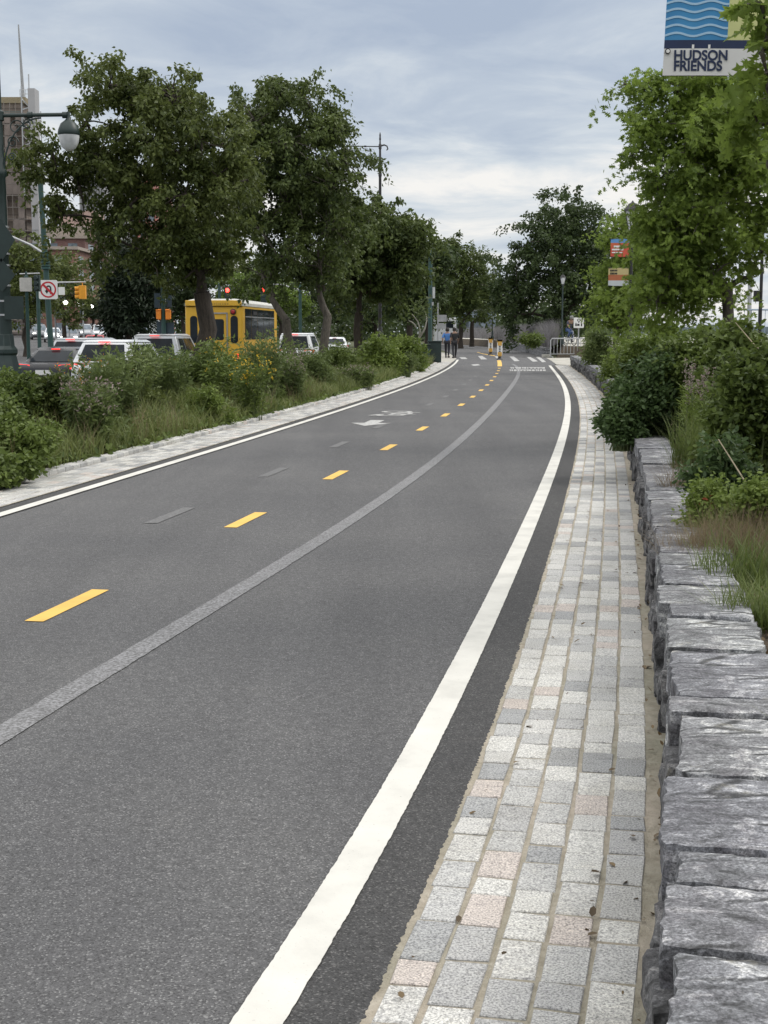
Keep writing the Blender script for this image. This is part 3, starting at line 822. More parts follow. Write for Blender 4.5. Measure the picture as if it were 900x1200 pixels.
# coping: measured lengths first, then random ones
y = 1.35; first = [.42, .38, .33, .30, .18, .48, .55, .18, .62, .52, .26, .42, .5, .34, .66, .28, .5]
ci = 0
while y < 61.5:
    L = first[ci] if ci < len(first) else (rw.uniform(.3, .85) if y < 18 else rw.uniform(.5, 1.1))
    hi = y < 9
    T = rw.uniform(.13, .2); W = WALL_W + rw.uniform(-.03, .03)
    off = WALL_IN + WALL_W / 2 + rw.uniform(-.014, .014)
    p, a = wall_frame(y + L / 2, off)
    top = WALL_H + (rw.uniform(-.010, .006) if ci < 5 else rw.uniform(-.006, .006))
    vs, fs = rock((L - rw.uniform(.006, .022), W, T), .012 if y < 20 else .016, ci + 3, (int(16 if hi else 6) , 14 if hi else 5, 6 if hi else 3), .05, .006, True)
    vs = place(vs, (0, 0, 0), a + rw.uniform(-.03, .03))
    mb = MB(); mb.add(vs, fs)
    mb.build('coping_stone', M['coping'], wall, smooth=True, angle=42, loc=Vector((p[0], p[1], top - T / 2)) - wl0)
    y += L; ci += 1
# face: courses of dark split stone under the coping
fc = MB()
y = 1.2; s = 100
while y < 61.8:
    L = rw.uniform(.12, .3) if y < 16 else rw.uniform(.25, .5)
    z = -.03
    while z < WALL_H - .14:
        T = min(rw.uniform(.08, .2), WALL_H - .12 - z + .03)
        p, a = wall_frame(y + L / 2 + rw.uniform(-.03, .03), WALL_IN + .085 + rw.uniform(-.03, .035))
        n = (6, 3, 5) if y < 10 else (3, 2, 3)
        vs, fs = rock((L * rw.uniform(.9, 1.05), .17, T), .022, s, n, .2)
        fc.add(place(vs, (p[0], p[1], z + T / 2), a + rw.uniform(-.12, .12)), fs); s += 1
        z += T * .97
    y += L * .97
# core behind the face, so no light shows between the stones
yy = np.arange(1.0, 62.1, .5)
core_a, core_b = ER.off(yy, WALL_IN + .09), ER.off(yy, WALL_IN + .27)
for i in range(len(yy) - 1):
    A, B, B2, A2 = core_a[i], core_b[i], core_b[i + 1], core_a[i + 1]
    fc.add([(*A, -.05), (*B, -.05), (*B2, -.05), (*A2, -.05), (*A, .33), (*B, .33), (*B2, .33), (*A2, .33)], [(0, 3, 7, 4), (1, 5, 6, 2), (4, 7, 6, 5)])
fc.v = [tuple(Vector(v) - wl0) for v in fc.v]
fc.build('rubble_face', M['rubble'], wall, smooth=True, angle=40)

# far wall round the lavender bed
def simple_wall(name, label, pts, h, w, seed):
    r_ = random.Random(seed); p0 = Vector((*pts[0], 0)); t = thing(name, label, 'stone wall', p0)
    face, cap = MB(), MB()
    for a, b in zip(pts[:-1], pts[1:]):
        a, b = Vector(a), Vector(b); L = (b - a).length; d = (b - a) / L; ang = math.atan2(d.y, d.x); x = 0
        while x < L:
            l = min(r_.uniform(.5, 1.0), L - x + .05); c = a + d * (x + l / 2)
            z = -.05
            while z < h - .1:
                T = r_.uniform(.14, .26); T = min(T, h - .08 - z + .02)
                vs, fs = rock((l * 1.02, w, T), .03, r_.random() * 50, (3, 2, 2), .15)
                face.add([v - p0 for v in place(vs, (c.x, c.y, z + T / 2), ang)], fs); z += T
            vs, fs = rock((l, w + .06, .11), .02, r_.random() * 50, (3, 2, 2), .15)
            cap.add([v - p0 for v in place(vs, (c.x, c.y, h), ang)], fs); x += l
    face.build('rubble_face', M['coping'], t, smooth=True, angle=40); cap.build('coping', M['coping'], t, smooth=True, angle=40)
    return t
simple_wall('stone_wall', 'low dark stone wall curving round the grey flowering bed beyond the crossing', [tuple(p) for p in fa], .5, .4, 9)

# ------------------------------------------------------------------ trees and plants
def pblob(px, py, rpx, Y, dy=0.0):
    p = at(px, py, Y + dy); r = rpx / ppm(Y); return (p, r)
def clump_points(blobs, n_leaf, leaf_per_clump, clump_r, rng, squash=.75, shell=.45, spray=0.0):
    """leaf positions gathered in clumps through the volume of the blobs"""
    vol = np.array([r ** 2.2 for _, r in blobs]); nc = max(6, n_leaf // leaf_per_clump)
    pick = rng.choice(len(blobs), nc, p=vol / vol.sum())
    c0 = np.array([b[0] for b in blobs])[pick]; r0 = np.array([b[1] for b in blobs])[pick]
    d = rng.normal(size=(nc, 3)); d /= np.linalg.norm(d, axis=1, keepdims=True)
    cen = c0 + d * (r0 * rng.uniform(0, 1, nc) ** shell)[:, None] * np.array([1, 1, .95])
    k = np.repeat(np.arange(nc), leaf_per_clump)
    outer = rng.uniform(0, 1, nc) < .14      # stray sprigs that break the outline
    cen[outer] = c0[outer] + d[outer] * (r0[outer] * rng.uniform(1.0, 1.22, outer.sum()))[:, None]
    cr = clump_r * rng.uniform(.5, 1.35, nc); cr[outer] *= .62
    e = rng.normal(size=(len(k), 3)); e /= np.linalg.norm(e, axis=1, keepdims=True)
    e *= (rng.uniform(0, 1, len(k)) ** .5)[:, None]
    P = cen[k] + e * cr[k][:, None] * np.array([1, 1, squash])
    if spray:       # leafy shoots: leaves strung along a bending twig instead of a ball
        sp = rng.uniform(0, 1, nc) < spray; dv = d * .8 + rng.normal(size=(nc, 3)) * .45; dv /= np.linalg.norm(dv, axis=1, keepdims=True)
        t = rng.uniform(0, 1, len(k)); Ls = clump_r * rng.uniform(1.6, 3.1, nc)
        Q = cen[k] + dv[k] * (t * Ls[k])[:, None] + np.array([0, 0, -.35]) * (t * t * Ls[k])[:, None] + rng.normal(size=(len(k), 3)) * clump_r * .24
        P = np.where(sp[k][:, None], Q, P)
    return P, e, cen, c0

def limb(mb, a, b, r0, r1, rng, seg=6, n=4, sag=.12):
    a, b = Vector(a), Vector(b); L = (b - a).length; pts = []; rad = []
    j = Vector(rng.normal(size=3)) * L * .07
    for i in range(n + 1):
        t = i / n; p = a.lerp(b, t) + j * math.sin(PI * t) + Vector((0, 0, L * sag * math.sin(PI * t)))
        pts.append(p); rad.append(r0 * (1 - t) + r1 * t)
    mb.tube(pts, rad, seg)
def make_tree(name, label, cat, base, blobs, n_leaf, leaf, lkind, mat, bark, trunk_r, fork_h, seed, group=None, per=55, clump_r=.45, droop=.35, stems=1, twigs=True, flare=1.5, lean=(0, 0), flat=.5, shell=.45, trunk_seg=10, spray=.0):
    rng = np.random.default_rng(seed)
    root = thing(name, label, cat, base, 0, group); B = np.array(base)
    bl = [(np.array(p) - B, r) for p, r in blobs]
    P, e, cen, c0 = clump_points(bl, n_leaf, per, clump_r, rng, shell=shell, spray=spray)
    leaves('crown', P, leaf * rng.uniform(.7, 1.25, len(P)), lkind, mat, root, droop, e, rng, flat)
    tb = MB(); forks = []
    for s in range(stems):
        a = 2 * PI * s / max(1, stems) + rng.uniform(0, 1)
        o = Vector((math.cos(a), math.sin(a), 0)) * (trunk_r * 1.1 if stems > 1 else 0)
        f = Vector((lean[0], lean[1], fork_h * rng.uniform(.9, 1.1))) + o * (2.6 if stems > 1 else 0)
        r = trunk_r if stems == 1 else trunk_r * .62
        pts = [o * .9 + Vector((0, 0, -.25)), o + Vector((0, 0, .12)), o.lerp(f, .35) + Vector(rng.normal(size=3)) * trunk_r * .25, o.lerp(f, .7) + Vector(rng.normal(size=3)) * trunk_r * .3, f]
        tb.tube(pts, [r * flare, r * 1.12, r, r * .93, r * .85], trunk_seg); forks.append((f, r * .8))
    for f, r in list(forks) if stems > 1 else []:        # every stem runs on into the crown
        i = min(range(len(bl)), key=lambda q: (Vector(bl[q][0]) - f - (f * .25)).length); c = Vector(bl[i][0])
        limb(tb, f - Vector((0, 0, .03)), c, r * 1.04, r * .4, rng, 8, 5, .0); forks.append((f.lerp(c, .5), r * .7))
    order = sorted(range(len(bl)), key=lambda i: bl[i][0][2])
    ends = []
    for i in order:
        c, r = bl[i]; c = Vector(c)
        cand = [(f, rr) for f, rr in forks if f.z < c.z + .3] or forks
        f, rr = min(cand, key=lambda q: (c - q[0]).length)
        end = c + Vector((0, 0, -r * .1))
        r1 = max(rr * .42, trunk_r * .16)
        limb(tb, f, end, rr * .72, r1, rng, 6)
        forks.append((f.lerp(end, .6) + Vector((0, 0, (end - f).length * .1)), rr * .6)); ends.append((end, r1))
    if twigs:
        E = np.array([tuple(q[0]) for q in ends])
        for c in cen[:: max(1, len(cen) // 260)]:
            i = int(np.argmin(np.linalg.norm(E - c, axis=1)))
            limb(tb, ends[i][0], c, ends[i][1] * .55, trunk_r * .03 + .004, rng, 4, 3, .06)
    tb.build('trunk', bark, root, smooth=True, angle=60)
    return root
def spread(bl, Y, k=.8, seed=0):
    """give a crown its depth: every lobe of the outline appears nearer and farther too"""
    rng = np.random.default_rng(seed); out = []
    for px, py, r in bl:
        rm = r / ppm(Y)
        for dy in (-k * rm * rng.uniform(.5, 1), k * rm * rng.uniform(.5, 1)):
            out.append(pblob(px + rng.uniform(-.1, .1) * r, py, r * rng.uniform(.86, 1.0), Y, dy))
    return out
def med_z(x, y):
    e = float(LL.off(y, -LD - .7)[0]) if y < 75 else float(SX(y)); k = float(SX(y)) - 7.6
    t = min(1, max(0, (x - k) / max(.1, e - k))); return (float(SZ(y)) + .15) * (1 - t) + .05 * t

TA = 33.0; xa = at(235, 430, TA)[0]
A_BL = [(130, 97, 32), (160, 118, 42), (205, 112, 36), (100, 140, 26), (235, 160, 52), (180, 170, 55), (115, 180, 36), (60, 178, 24), (40, 196, 22), (90, 215, 34), (70, 250, 24), (150, 235, 46), (215, 225, 50), (265, 215, 40), (262, 170, 26), (278, 190, 26), (130, 275, 30), (200, 285, 42), (255, 280, 40), (170, 305, 22), (228, 312, 26), (265, 308, 20)]
make_tree('street_tree', 'broad olive green tree with drooping leaves standing in front of the yellow bus', 'tree', (xa, TA, med_z(xa, TA)), spread(A_BL, TA, .9, 1), 52000, .12, 'broad', M['fol_a'], M['bark'], .225, 2.35, 31, 'trees along the median', 95, .29, .6, lean=(.05, 0), shell=.42, spray=.35)
TB = 44.0; xb = at(360, 430, TB)[0]
B_BL = [(325, 108, 28), (355, 112, 28), (300, 140, 34), (385, 150, 28), (340, 165, 50), (400, 185, 24), (295, 200, 40), (385, 215, 36), (335, 235, 52), (290, 255, 30), (285, 160, 26), (282, 220, 28), (385, 265, 36), (340, 290, 36), (310, 320, 22), (375, 310, 26)]
make_tree('street_tree', 'tall narrow dark green tree right of the yellow bus with a forked grey trunk', 'tree', (xb, TB, med_z(xb, TB)), spread(B_BL, TB, .9, 2), 48000, .14, 'broad', M['fol_a2'], M['bark_grey'], .24, 1.9, 32, 'trees along the median', 95, .35, .6, stems=2, shell=.42, spray=.35)
TC = 57.0; xc = at(421, 425, TC)[0]
C_BL = [(400, 245, 26), (440, 262, 28), (470, 268, 26), (485, 285, 18), (415, 285, 34), (455, 300, 32), (485, 315, 18), (400, 325, 24), (435, 332, 24), (466, 328, 16)]
make_tree('street_tree', 'rounded dark green tree below the scrolled lamp arm with bright weeds at its foot', 'tree', (xc, TC, med_z(xc, TC)), spread(C_BL, TC, .9, 3), 28000, .2, 'broad', M['fol_a2'], M['bark'], .2, 2.4, 33, 'trees along the median', 75, .46, .55, shell=.45, spray=.3)
TD = 84.0; xd = at(481, 415, TD)[0]
make_tree('street_tree', 'dark tree just behind the slim teal post beside the path', 'tree', (xd, TD, -.05), spread([(470, 290, 22), (485, 310, 24), (500, 335, 22), (470, 335, 26), (455, 355, 18), (490, 360, 16), (515, 300, 16)], TD, .9, 4), 16000, .27, 'broad', M['fol_dark'], M['bark'], .2, 2.2, 34, 'trees along the median', 50, .7, .4)
# trees beyond the crossing
FAR = [
    ('tall green tree over the path beyond the crossing where the sky gap opens', 540, 125, [(530, 300, 24), (555, 308, 22), (515, 325, 22), (545, 335, 30), (570, 335, 16), (525, 355, 22), (558, 358, 20)], 'fol_a2', 15000),
    ('dark spreading tree on the river side behind the lavender bed', 655, 100, [(660, 255, 34), (690, 265, 28), (630, 280, 30), (605, 305, 24), (655, 300, 44), (700, 310, 34), (610, 340, 28), (640, 345, 36), (680, 350, 36), (590, 345, 18), (600, 370, 20), (720, 345, 26)], 'fol_dark', 28000),
    ('small dark tree with bare forked trunk over the far river rail', 553, 140, [(545, 345, 18), (565, 348, 18), (585, 352, 16), (535, 352, 14), (575, 335, 14)], 'fol_a2', 8000),
    ('dark tree filling the gap behind the two walking people', 500, 135, [(495, 320, 22), (508, 345, 22), (485, 345, 20), (520, 352, 14)], 'fol_dark', 9000),
    ('dark tree far behind the ornate lamp base', 440, 140, [(430, 330, 26), (460, 345, 22), (410, 350, 22), (445, 362, 16), (430, 378, 14)], 'fol_dark', 9000),
    ('dark leafy tree far behind the forked grey trunk', 385, 132, [(385, 320, 30), (365, 345, 24), (405, 345, 22), (385, 365, 16), (400, 378, 12)], 'fol_dark', 9000),
]
for i, (lab, px, Y, bl, m, n) in enumerate(FAR):
    b = at(px, 400, Y); make_tree('park_tree', lab, 'tree', (b[0], Y, 0.0), spread(bl, Y, .8, 20 + i), int(n * 1.15), .27, 'broad', M[m], M['bark'], .22, 2.3, 50 + i, 'trees beyond the crossing', 60, .62, .35, twigs=False, spray=.35, shell=.4)
# trees across and along the avenue
AVE = [
    ('yew_tree', 'very dark dense evergreen tree across the avenue left of the teal signal pole', 150, 96, [(150, 300, 22), (135, 330, 20), (160, 335, 24), (145, 362, 26), (172, 362, 20), (182, 330, 16), (128, 365, 12), (150, 380, 15), (172, 380, 13), (134, 380, 12)], 'fol_yew', 15000, .42, 'lance'),
    ('avenue_tree', 'mid green tree across the avenue behind the no U-turn sign', 75, 120, [(75, 320, 26), (60, 345, 22), (95, 345, 22), (80, 365, 18)], 'fol_a', 5000, .32, 'broad'),
    ('avenue_tree', 'olive green tree behind the blank sign back at the kerb', 30, 100, [(35, 300, 26), (20, 330, 26), (50, 340, 22), (30, 365, 20), (8, 300, 20)], 'fol_a', 6000, .32, 'broad'),
    ('avenue_tree', 'dark low tree across the avenue above the distant cars', 110, 190, [(105, 362, 14), (125, 355, 16), (88, 366, 12), (140, 360, 12)], 'fol_dark', 4000, .45, 'broad'),
    ('light_tree', 'bright yellow green tree behind the bus between the two red signals', 288, 105, [(275, 335, 16), (292, 332, 18), (305, 345, 16), (285, 352, 18), (268, 350, 12)], 'fol_light', 5000, .28, 'broad'),
    ('light_tree', 'bright yellow green tree right of the red signal over the avenue', 330, 110, [(325, 345, 16), (342, 350, 16), (318, 360, 14), (355, 358, 12)], 'fol_light', 4500, .28, 'broad'),
    ('avenue_tree', 'dark tree rising behind the bright tree over the bus roof', 310, 150, [(310, 315, 26), (285, 322, 20), (335, 322, 22), (310, 345, 22)], 'fol_dark', 5000, .4, 'broad'),
    ('avenue_tree', 'dark tree hanging over the avenue behind the bus windows', 215, 120, [(205, 335, 24), (228, 345, 24), (212, 365, 20), (240, 320, 20)], 'fol_dark', 5500, .36, 'broad'),
]
for i, (nm, lab, px, Y, bl, m, n, ls, lk) in enumerate(AVE):
    b = at(px, 392, Y); make_tree(nm, lab, 'tree', (b[0], Y, float(SZ(Y)) + .1), spread(bl, Y, .8, 40 + i), n, ls, lk, M[m], M['bark'], .2, 2.0, 70 + i, 'trees along the avenue', 45, .75, .35, twigs=False)

# river-side trees, right
TO = 19.0; b = at(851, 385, TO)
O_BL = [(790, 98, 24), (755, 103, 15), (732, 97, 10), (820, 118, 34), (770, 150, 26), (745, 180, 16), (810, 185, 52), (860, 150, 50), (885, 190, 45), (768, 210, 20), (790, 258, 38), (835, 250, 50), (770, 275, 22), (790, 305, 40), (840, 320, 36), (768, 322, 22), (772, 350, 34), (738, 360, 16), (905, 240, 22), (748, 135, 12), (893, 292, 20), (900, 262, 18), (880, 325, 14)]
make_tree('oak_tree', 'fresh green oak with long side branches reaching over the planted bed', 'tree', (b[0], TO, bank_z(b[0], TO)), spread(O_BL, TO, 1.0, 61), 28000, .10, 'lobed', M['fol_oak'], M['bark_grey'], .085, 1.6, 91, 'young oaks on the river side', 38, .2, .3, flat=.6, shell=.36, spray=.5)
TP = 52.0; b = at(722, 390, TP)
make_tree('oak_tree', 'yellow green oak behind the lantern post with two banners', 'tree', (b[0], TP, bank_z(b[0], TP)), spread([(730, 262, 15), (715, 285, 14), (742, 300, 28), (715, 320, 16), (722, 350, 24), (750, 345, 26), (712, 370, 15), (732, 375, 20), (755, 270, 22)], TP, 1.0, 62), 17000, .15, 'lobed', M['fol_oak'], M['bark_grey'], .1, 1.8, 92, 'young oaks on the river side', 30, .36, .3, flat=.8, spray=.5)
# nearest oak: its trunk stands out of the frame, its twigs hang across the banner
TN = 8.2
b = np.array([4.15, TN, bank_z(4.15, TN)])
nb = [pblob(897, 28, 17, 8.15), pblob(894, 58, 15, 8.25), pblob(898, 82, 15, 8.2), pblob(896, 28, 17, 8.3), pblob(893, 60, 15, 8.15), pblob(897, 84, 15, 8.3), pblob(890, 118, 16, 8.3), pblob(899, 42, 20, 8.2), pblob(900, 98, 15, 8.3), pblob(888, 145, 24, 8.5), pblob(893, 4, 20, 8.1), pblob(900, 190, 22, 8.5), pblob(925, 90, 36, 8.8), pblob(935, 190, 36, 8.6), pblob(960, 30, 60, 8.4), pblob(985, 140, 70, 9.0), pblob(1040, 60, 80, 8.0), pblob(1100, -60, 110, 8.3), pblob(1080, 160, 80, 7.7), pblob(1190, 20, 100, 8.6), pblob(1000, -120, 90, 8.9), pblob(1150, -180, 110, 8.0)]
make_tree('oak_tree', 'nearest oak whose big lobed leaves hang across the blue banner', 'tree', tuple(b), nb, 8200, .13, 'lobed', M['fol_oak'], M['bark_grey'], .09, 1.9, 93, 'young oaks on the river side', 16, .14, .45, flat=.7, shell=.6, spray=.05)

# far-off wood that closes the view behind the avenue and the crossing
rfw = np.random.default_rng(77); Pw = []
for px, Y, top, r in [(x, 235 + 25 * math.sin(x * .07), 352 + 10 * math.sin(x * .13) + (8 if 560 < x < 640 else 0), 12) for x in range(215, 700, 9)]:
    a = at(px, top, Y); b0_ = -.3
    q = rfw.normal(size=(420, 3)) * np.array([2.0, 3.5, 1.0]); q[:, 2] = rfw.uniform(0, 1, 420) ** .8
    Pw.append(np.column_stack([a[0] + q[:, 0], Y + q[:, 1], b0_ + (a[2] - b0_) * q[:, 2] * rfw.uniform(.8, 1.05)]))
Pw = np.concatenate(Pw)
fwd = leaves('far_wood', Pw, rfw.uniform(.5, 1.0, len(Pw)), 'broad', M['fol_dark'], None, .2, None, rfw, .5); fwd['kind'] = 'stuff'
# ------------------------------------------------------------------ shrubs
def make_shrub(name, label, cat, px, Y, base_z, top_y, wpx, n_leaf, leaf, lkind, mat, seed, group=None, per=30, clump_r=.14, droop=.1, depth=1.0, lobes=9, flower=None, nfl=0, shell=.4, flat=.6, dx=0.0):
    """bushy plant: lobes fill the outline the photograph shows, with real depth, over stems from one root"""
    rng = np.random.default_rng(seed)
    bx = at(px, 400, Y)[0] + dx; B = np.array([bx, Y, base_z]); root = thing(name, label, cat, tuple(B), 0, group)
    top = at(px, top_y, Y)[2]; hh = max(.25, top - base_z); hw = wpx / 2 / ppm(Y)
    bl = []
    for i in range(lobes):
        a = rng.uniform(0, 2 * PI); q = rng.uniform(0, 1) ** .5; t = rng.uniform(.15, .95)
        r = min(hw, hh * .6) * rng.uniform(.32, .55)
        k = math.sqrt(max(0.05, 1 - max(0, t - .35) ** 2 * 1.6))
        bl.append((np.array([math.cos(a) * q * (hw - r * .7) * k, math.sin(a) * q * (hw - r * .7) * k * depth, max(r * .6, t * (hh - r * .8))]), r))
    P, e, cen, c0 = clump_points(bl, n_leaf, per, clump_r, rng, shell=shell)
    P[:, 2] = np.where(P[:, 2] < .02, rng.uniform(.03, .3, len(P)), P[:, 2])
    leaves('foliage', P, leaf * rng.uniform(.65, 1.3, len(P)), lkind, mat, root, droop, e, rng, flat)
    sb = MB()
    for c in cen[:: max(1, len(cen) // 70)]:
        st = Vector((c[0] * .15 + rng.normal() * .04, c[1] * .15 + rng.normal() * .04, -.05))
        limb(sb, st, c, .009, .003, rng, 4, 3, .1)
    sb.build('stems', M['stem'], root)
    if flower is not None:
        up = P[P[:, 2] > np.quantile(P[:, 2], .55)]; q = up[rng.choice(len(up), nfl)] + e[:nfl] * .06 + np.array([0, 0, .05])
        q = (q[:, None, :] + rng.normal(size=(nfl, 4, 3)) * .015).reshape(-1, 3)
        leaves('blossoms', q, leaf * .45, 'broad', flower, root, -.5, None, rng, .9)
    return root
def make_stalks(name, label, cat, px, Y, base_z, top_y, wpx, n_stem, leaf, mat, seed, group=None, flower=None, nleaf=34, lean=.22, head=0):
    """upright perennials: many stems with narrow leaves all along them"""
    rng = np.random.default_rng(seed)
    bx = at(px, 400, Y)[0]; B = np.array([bx, Y, base_z]); root = thing(name, label, cat, tuple(B), 0, group)
    hh = max(.3, at(px, top_y, Y)[2] - base_z); hw = wpx / 2 / ppm(Y)
    sb = MB(); Ps, Os, tops = [], [], []
    for i in range(n_stem):
        a = rng.uniform(0, 2 * PI); q = rng.uniform(0, 1) ** .5 * hw * .8
        p0 = np.array([math.cos(a) * q, math.sin(a) * q, -.03]); h = hh * rng.uniform(.62, 1.0)
        d = np.array([math.cos(a), math.sin(a), 0]) * lean * q / max(hw, .05) * h + rng.normal(size=3) * np.array([.06, .06, 0]) * h
        pts = [p0 + d * t * t + np.array([0, 0, h * t]) for t in (0, .35, .7, 1)]
        sb.tube(pts, [.006, .005, .004, .002], 4)
        m = rng.uniform(.12, 1, nleaf) ** .8
        c = p0[None] + d[None] * (m * m)[:, None] + np.array([0, 0, 1])[None] * (h * m)[:, None]
        Ps.append(c + rng.normal(size=c.shape) * .015); tops.append(pts[-1])
    P = np.concatenate(Ps)
    sb.build('stems', M['stem'], root)
    leaves('foliage', P, leaf * rng.uniform(.6, 1.3, len(P)), 'lance', mat, root, -.25, None, rng, .6)
    if flower is not None:
        T = np.array(tops); nf = head or 10
        q = (T[:, None, :] + rng.normal(size=(len(T), nf, 3)) * np.array([.025, .025, .035])).reshape(-1, 3)
        leaves('blossoms', q, .04, 'broad', flower, root, -.5, None, rng, .9)
    return root

def ml(px, by):    # depth of a point on the median floor
    g = G(px, by, 0.0); return float(g[1])
MED = 'wild shrubs in the median'
LS = [
    ('shrub', 'dark tangled shrub at the foot of the ornate lamp post', 6, 17.6, 432, 105, 12000, .062, 'oval', 'fol_shrub', dict(clump_r=.16, lobes=12)),
    ('shrub', 'large tangled olive bush at the left edge nearest the cyclists', 2, 14.8, 462, 150, 9500, .058, 'oval', 'fol_shrub', dict(clump_r=.13, lobes=16)),
    ('shrub', 'dark leafy shrub in front of the braking dark sedan', 62, 17.6, 438, 90, 7500, .06, 'oval', 'fol_a', dict(clump_r=.14, lobes=11)),
    ('shrub', 'low sprawling plant spilling leaves over the sett kerb', 4, 13.7, 528, 110, 2200, .065, 'oval', 'fol_shrub', dict(clump_r=.09, lobes=10, droop=.3)),
    ('shrub', 'olive shrub under the front of the white hatchback', 165, 21.5, 418, 62, 3600, .09, 'lance', 'fol_a', dict(clump_r=.15, lobes=9)),
    ('shrub', 'dense yellow flowered shrub below the bus rear door', 262, 25.0, 398, 104, 9500, .09, 'lance', 'fol_shrub', dict(clump_r=.17, lobes=14, flower='pet_yellow', nfl=36)),
    ('shrub', 'leafy green shrub with a few yellow flowers below the left bus corner', 212, 25.0, 412, 62, 5000, .085, 'lance', 'fol_shrub', dict(clump_r=.16, lobes=10, flower='pet_yellow', nfl=22)),
    ('shrub', 'low bright shrub in front of the yellow flowered one', 240, 22.3, 452, 70, 3800, .075, 'lance', 'fol_lime', dict(clump_r=.13, lobes=9)),
    ('shrub', 'mid green shrub at the foot of the forked grey trunk', 352, 34.0, 402, 80, 5200, .1, 'lance', 'fol_feather', dict(clump_r=.2, lobes=10)),
    ('shrub', 'feathery green bank of weeds right of the forked grey trunk', 393, 39.5, 403, 78, 5200, .11, 'lance', 'fol_shrub', dict(clump_r=.22, lobes=11)),
    ('shrub', 'bright lime shrub before the ornate lamp base', 438, 46.0, 391, 76, 6500, .12, 'broad', 'fol_lime', dict(clump_r=.26, lobes=12)),
    ('shrub', 'bright lime shrub nearest the dark green utility box', 474, 52.5, 393, 50, 4800, .12, 'broad', 'fol_lime', dict(clump_r=.26, lobes=10)),
    ('shrub', 'low yellowish weeds running along the setts short of the utility box', 478, 46.5, 412, 50, 3000, .1, 'lance', 'fol_feather', dict(clump_r=.2, lobes=8)),
    ('shrub', 'grey green weeds in the gap between the bus and the forked trunk', 322, 29.5, 412, 50, 3600, .09, 'lance', 'fol_feather', dict(clump_r=.17, lobes=9)),
    ('shrub', 'low broad leafed weeds below the shrub at the forked trunk', 330, 30.5, 440, 70, 2600, .08, 'lance', 'fol_shrub', dict(clump_r=.15, lobes=8)),
    ('shrub', 'dark shrub hiding the kerb below the white vehicles', 130, 26.5, 428, 110, 4600, .09, 'lance', 'fol_a2', dict(clump_r=.18, lobes=11)),
]
for i, (nm, lab, px, Y, ty, w, n, ls, lk, m, kw) in enumerate(LS):
    kw = dict(kw)
    if 'flower' in kw: kw['flower'] = M[kw['flower']]
    x = at(px, 400, Y)[0]; make_shrub(nm, lab, 'shrub', px, Y, med_z(x, Y), ty, w, n, ls, lk, M[m], 200 + i, MED, **kw)
ST = [
    ('feathery upright weeds directly under the white hatchback', 128, 19.6, 410, 64, 90, 'fol_feather', None),
    ('feathery weeds left of the yellow flowered shrub', 190, 23.0, 400, 54, 80, 'fol_feather', None),
    ('tall thin weeds crossing the right half of the white hatchback', 156, 22.0, 402, 50, 80, 'fol_feather', None),
    ('loose leafy weeds between the large bush and the feathery weeds', 92, 18.4, 448, 60, 70, 'fol_feather', None),
    ('tall grey green plumes at the right corner of the bus', 306, 27.5, 384, 48, 80, 'fol_feather', None),
    ('slim plumes with pale tips before the forked grey trunk', 338, 28.5, 412, 44, 54, 'fol_feather', 'pet_pale'),
    ('sparse orange flowered stems in front of the white hatchback', 92, 22.0, 420, 50, 40, 'fol_feather', 'pet_orange'),
    ('wispy weeds with yellow heads on the right of the yellow flowered shrub', 290, 24.0, 415, 40, 30, 'fol_shrub', 'pet_yellow'),
    ('thin dry topped weeds between the two dark shrubs by the lamp post', 104, 17.2, 445, 50, 56, 'fol_feather', 'pet_pale'),
    ('loose weeds with pale heads along the setts below the grey plumes', 415, 36.5, 428, 56, 60, 'fol_feather', 'pet_pale'),
]
for i, (lab, px, Y, ty, w, ns, m, fl) in enumerate(ST):
    x = at(px, 400, Y)[0]
    make_stalks('tall_weeds', lab, 'weeds', px, Y, med_z(x, Y), ty, w, ns, .085 + .0012 * Y, M[m], 260 + i, 'tall weeds in the median', M[fl] if fl else None, head=7 if fl else 0)

# ---- grass of the median
rg = np.random.default_rng(4)
def grass_band(n, d0, d1, y0, y1, power=1.0):
    y = y0 + (y1 - y0) * rg.uniform(0, 1, n) ** power; d = rg.uniform(d0, d1, n)
    e = LL.off(y, -LD - .72); x = e[:, 0] - d; z = np.array([med_z(a, b) for a, b in zip(x, y)])
    return np.column_stack([x, y, z]), d
P1, d1 = grass_band(52000, 0.0, 2.2, 8, 64, 1.3)
P2, d2 = grass_band(14000, 2.0, 6.5, 12, 70, 1.2)
P = np.concatenate([P1, P2]); dd = np.concatenate([d1, d2])
patch = np.array([mnoise.noise((p[0] * .8, p[1] * .5, 0)) for p in P])
hgt = (.26 + .3 * np.minimum(dd, 1.5)) * rg.uniform(.5, 1.5, len(P)) * (1 + .8 * patch)
g1 = blades('meadow_grass', P, np.clip(hgt, .08, .75), .009 + .0004 * P[:, 1], rg.uniform(.2, .9, len(P)), M['grass'], rng=rg)
g1['kind'] = 'stuff'
P3, d3 = grass_band(5500, .05, 1.5, 10, 32, 1.2)
pk = np.array([mnoise.noise((p[0] * .9 + 5, p[1] * .6, 2)) for p in P3]) > .08
g2 = blades('dry_meadow_grass', P3[pk], rg.uniform(.25, .7, pk.sum()), .007, rg.uniform(.2, .6, pk.sum()), M['grass_dry'], rng=rg); g2['kind'] = 'stuff'
# leafy ground cover along the kerb
P4, d4 = grass_band(15000, -.04, 1.0, 9, 60, 1.5)
P4[:, 2] += rg.uniform(.01, .24, len(P4)) * np.clip(d4 * 2.2 + .3, .2, 1)
g3 = leaves('ground_cover', P4, rg.uniform(.04, .09, len(P4)) * (1 + P4[:, 1] * .012), 'oval', M['fol_shrub'], None, 0, None, rg, .8); g3['kind'] = 'stuff'

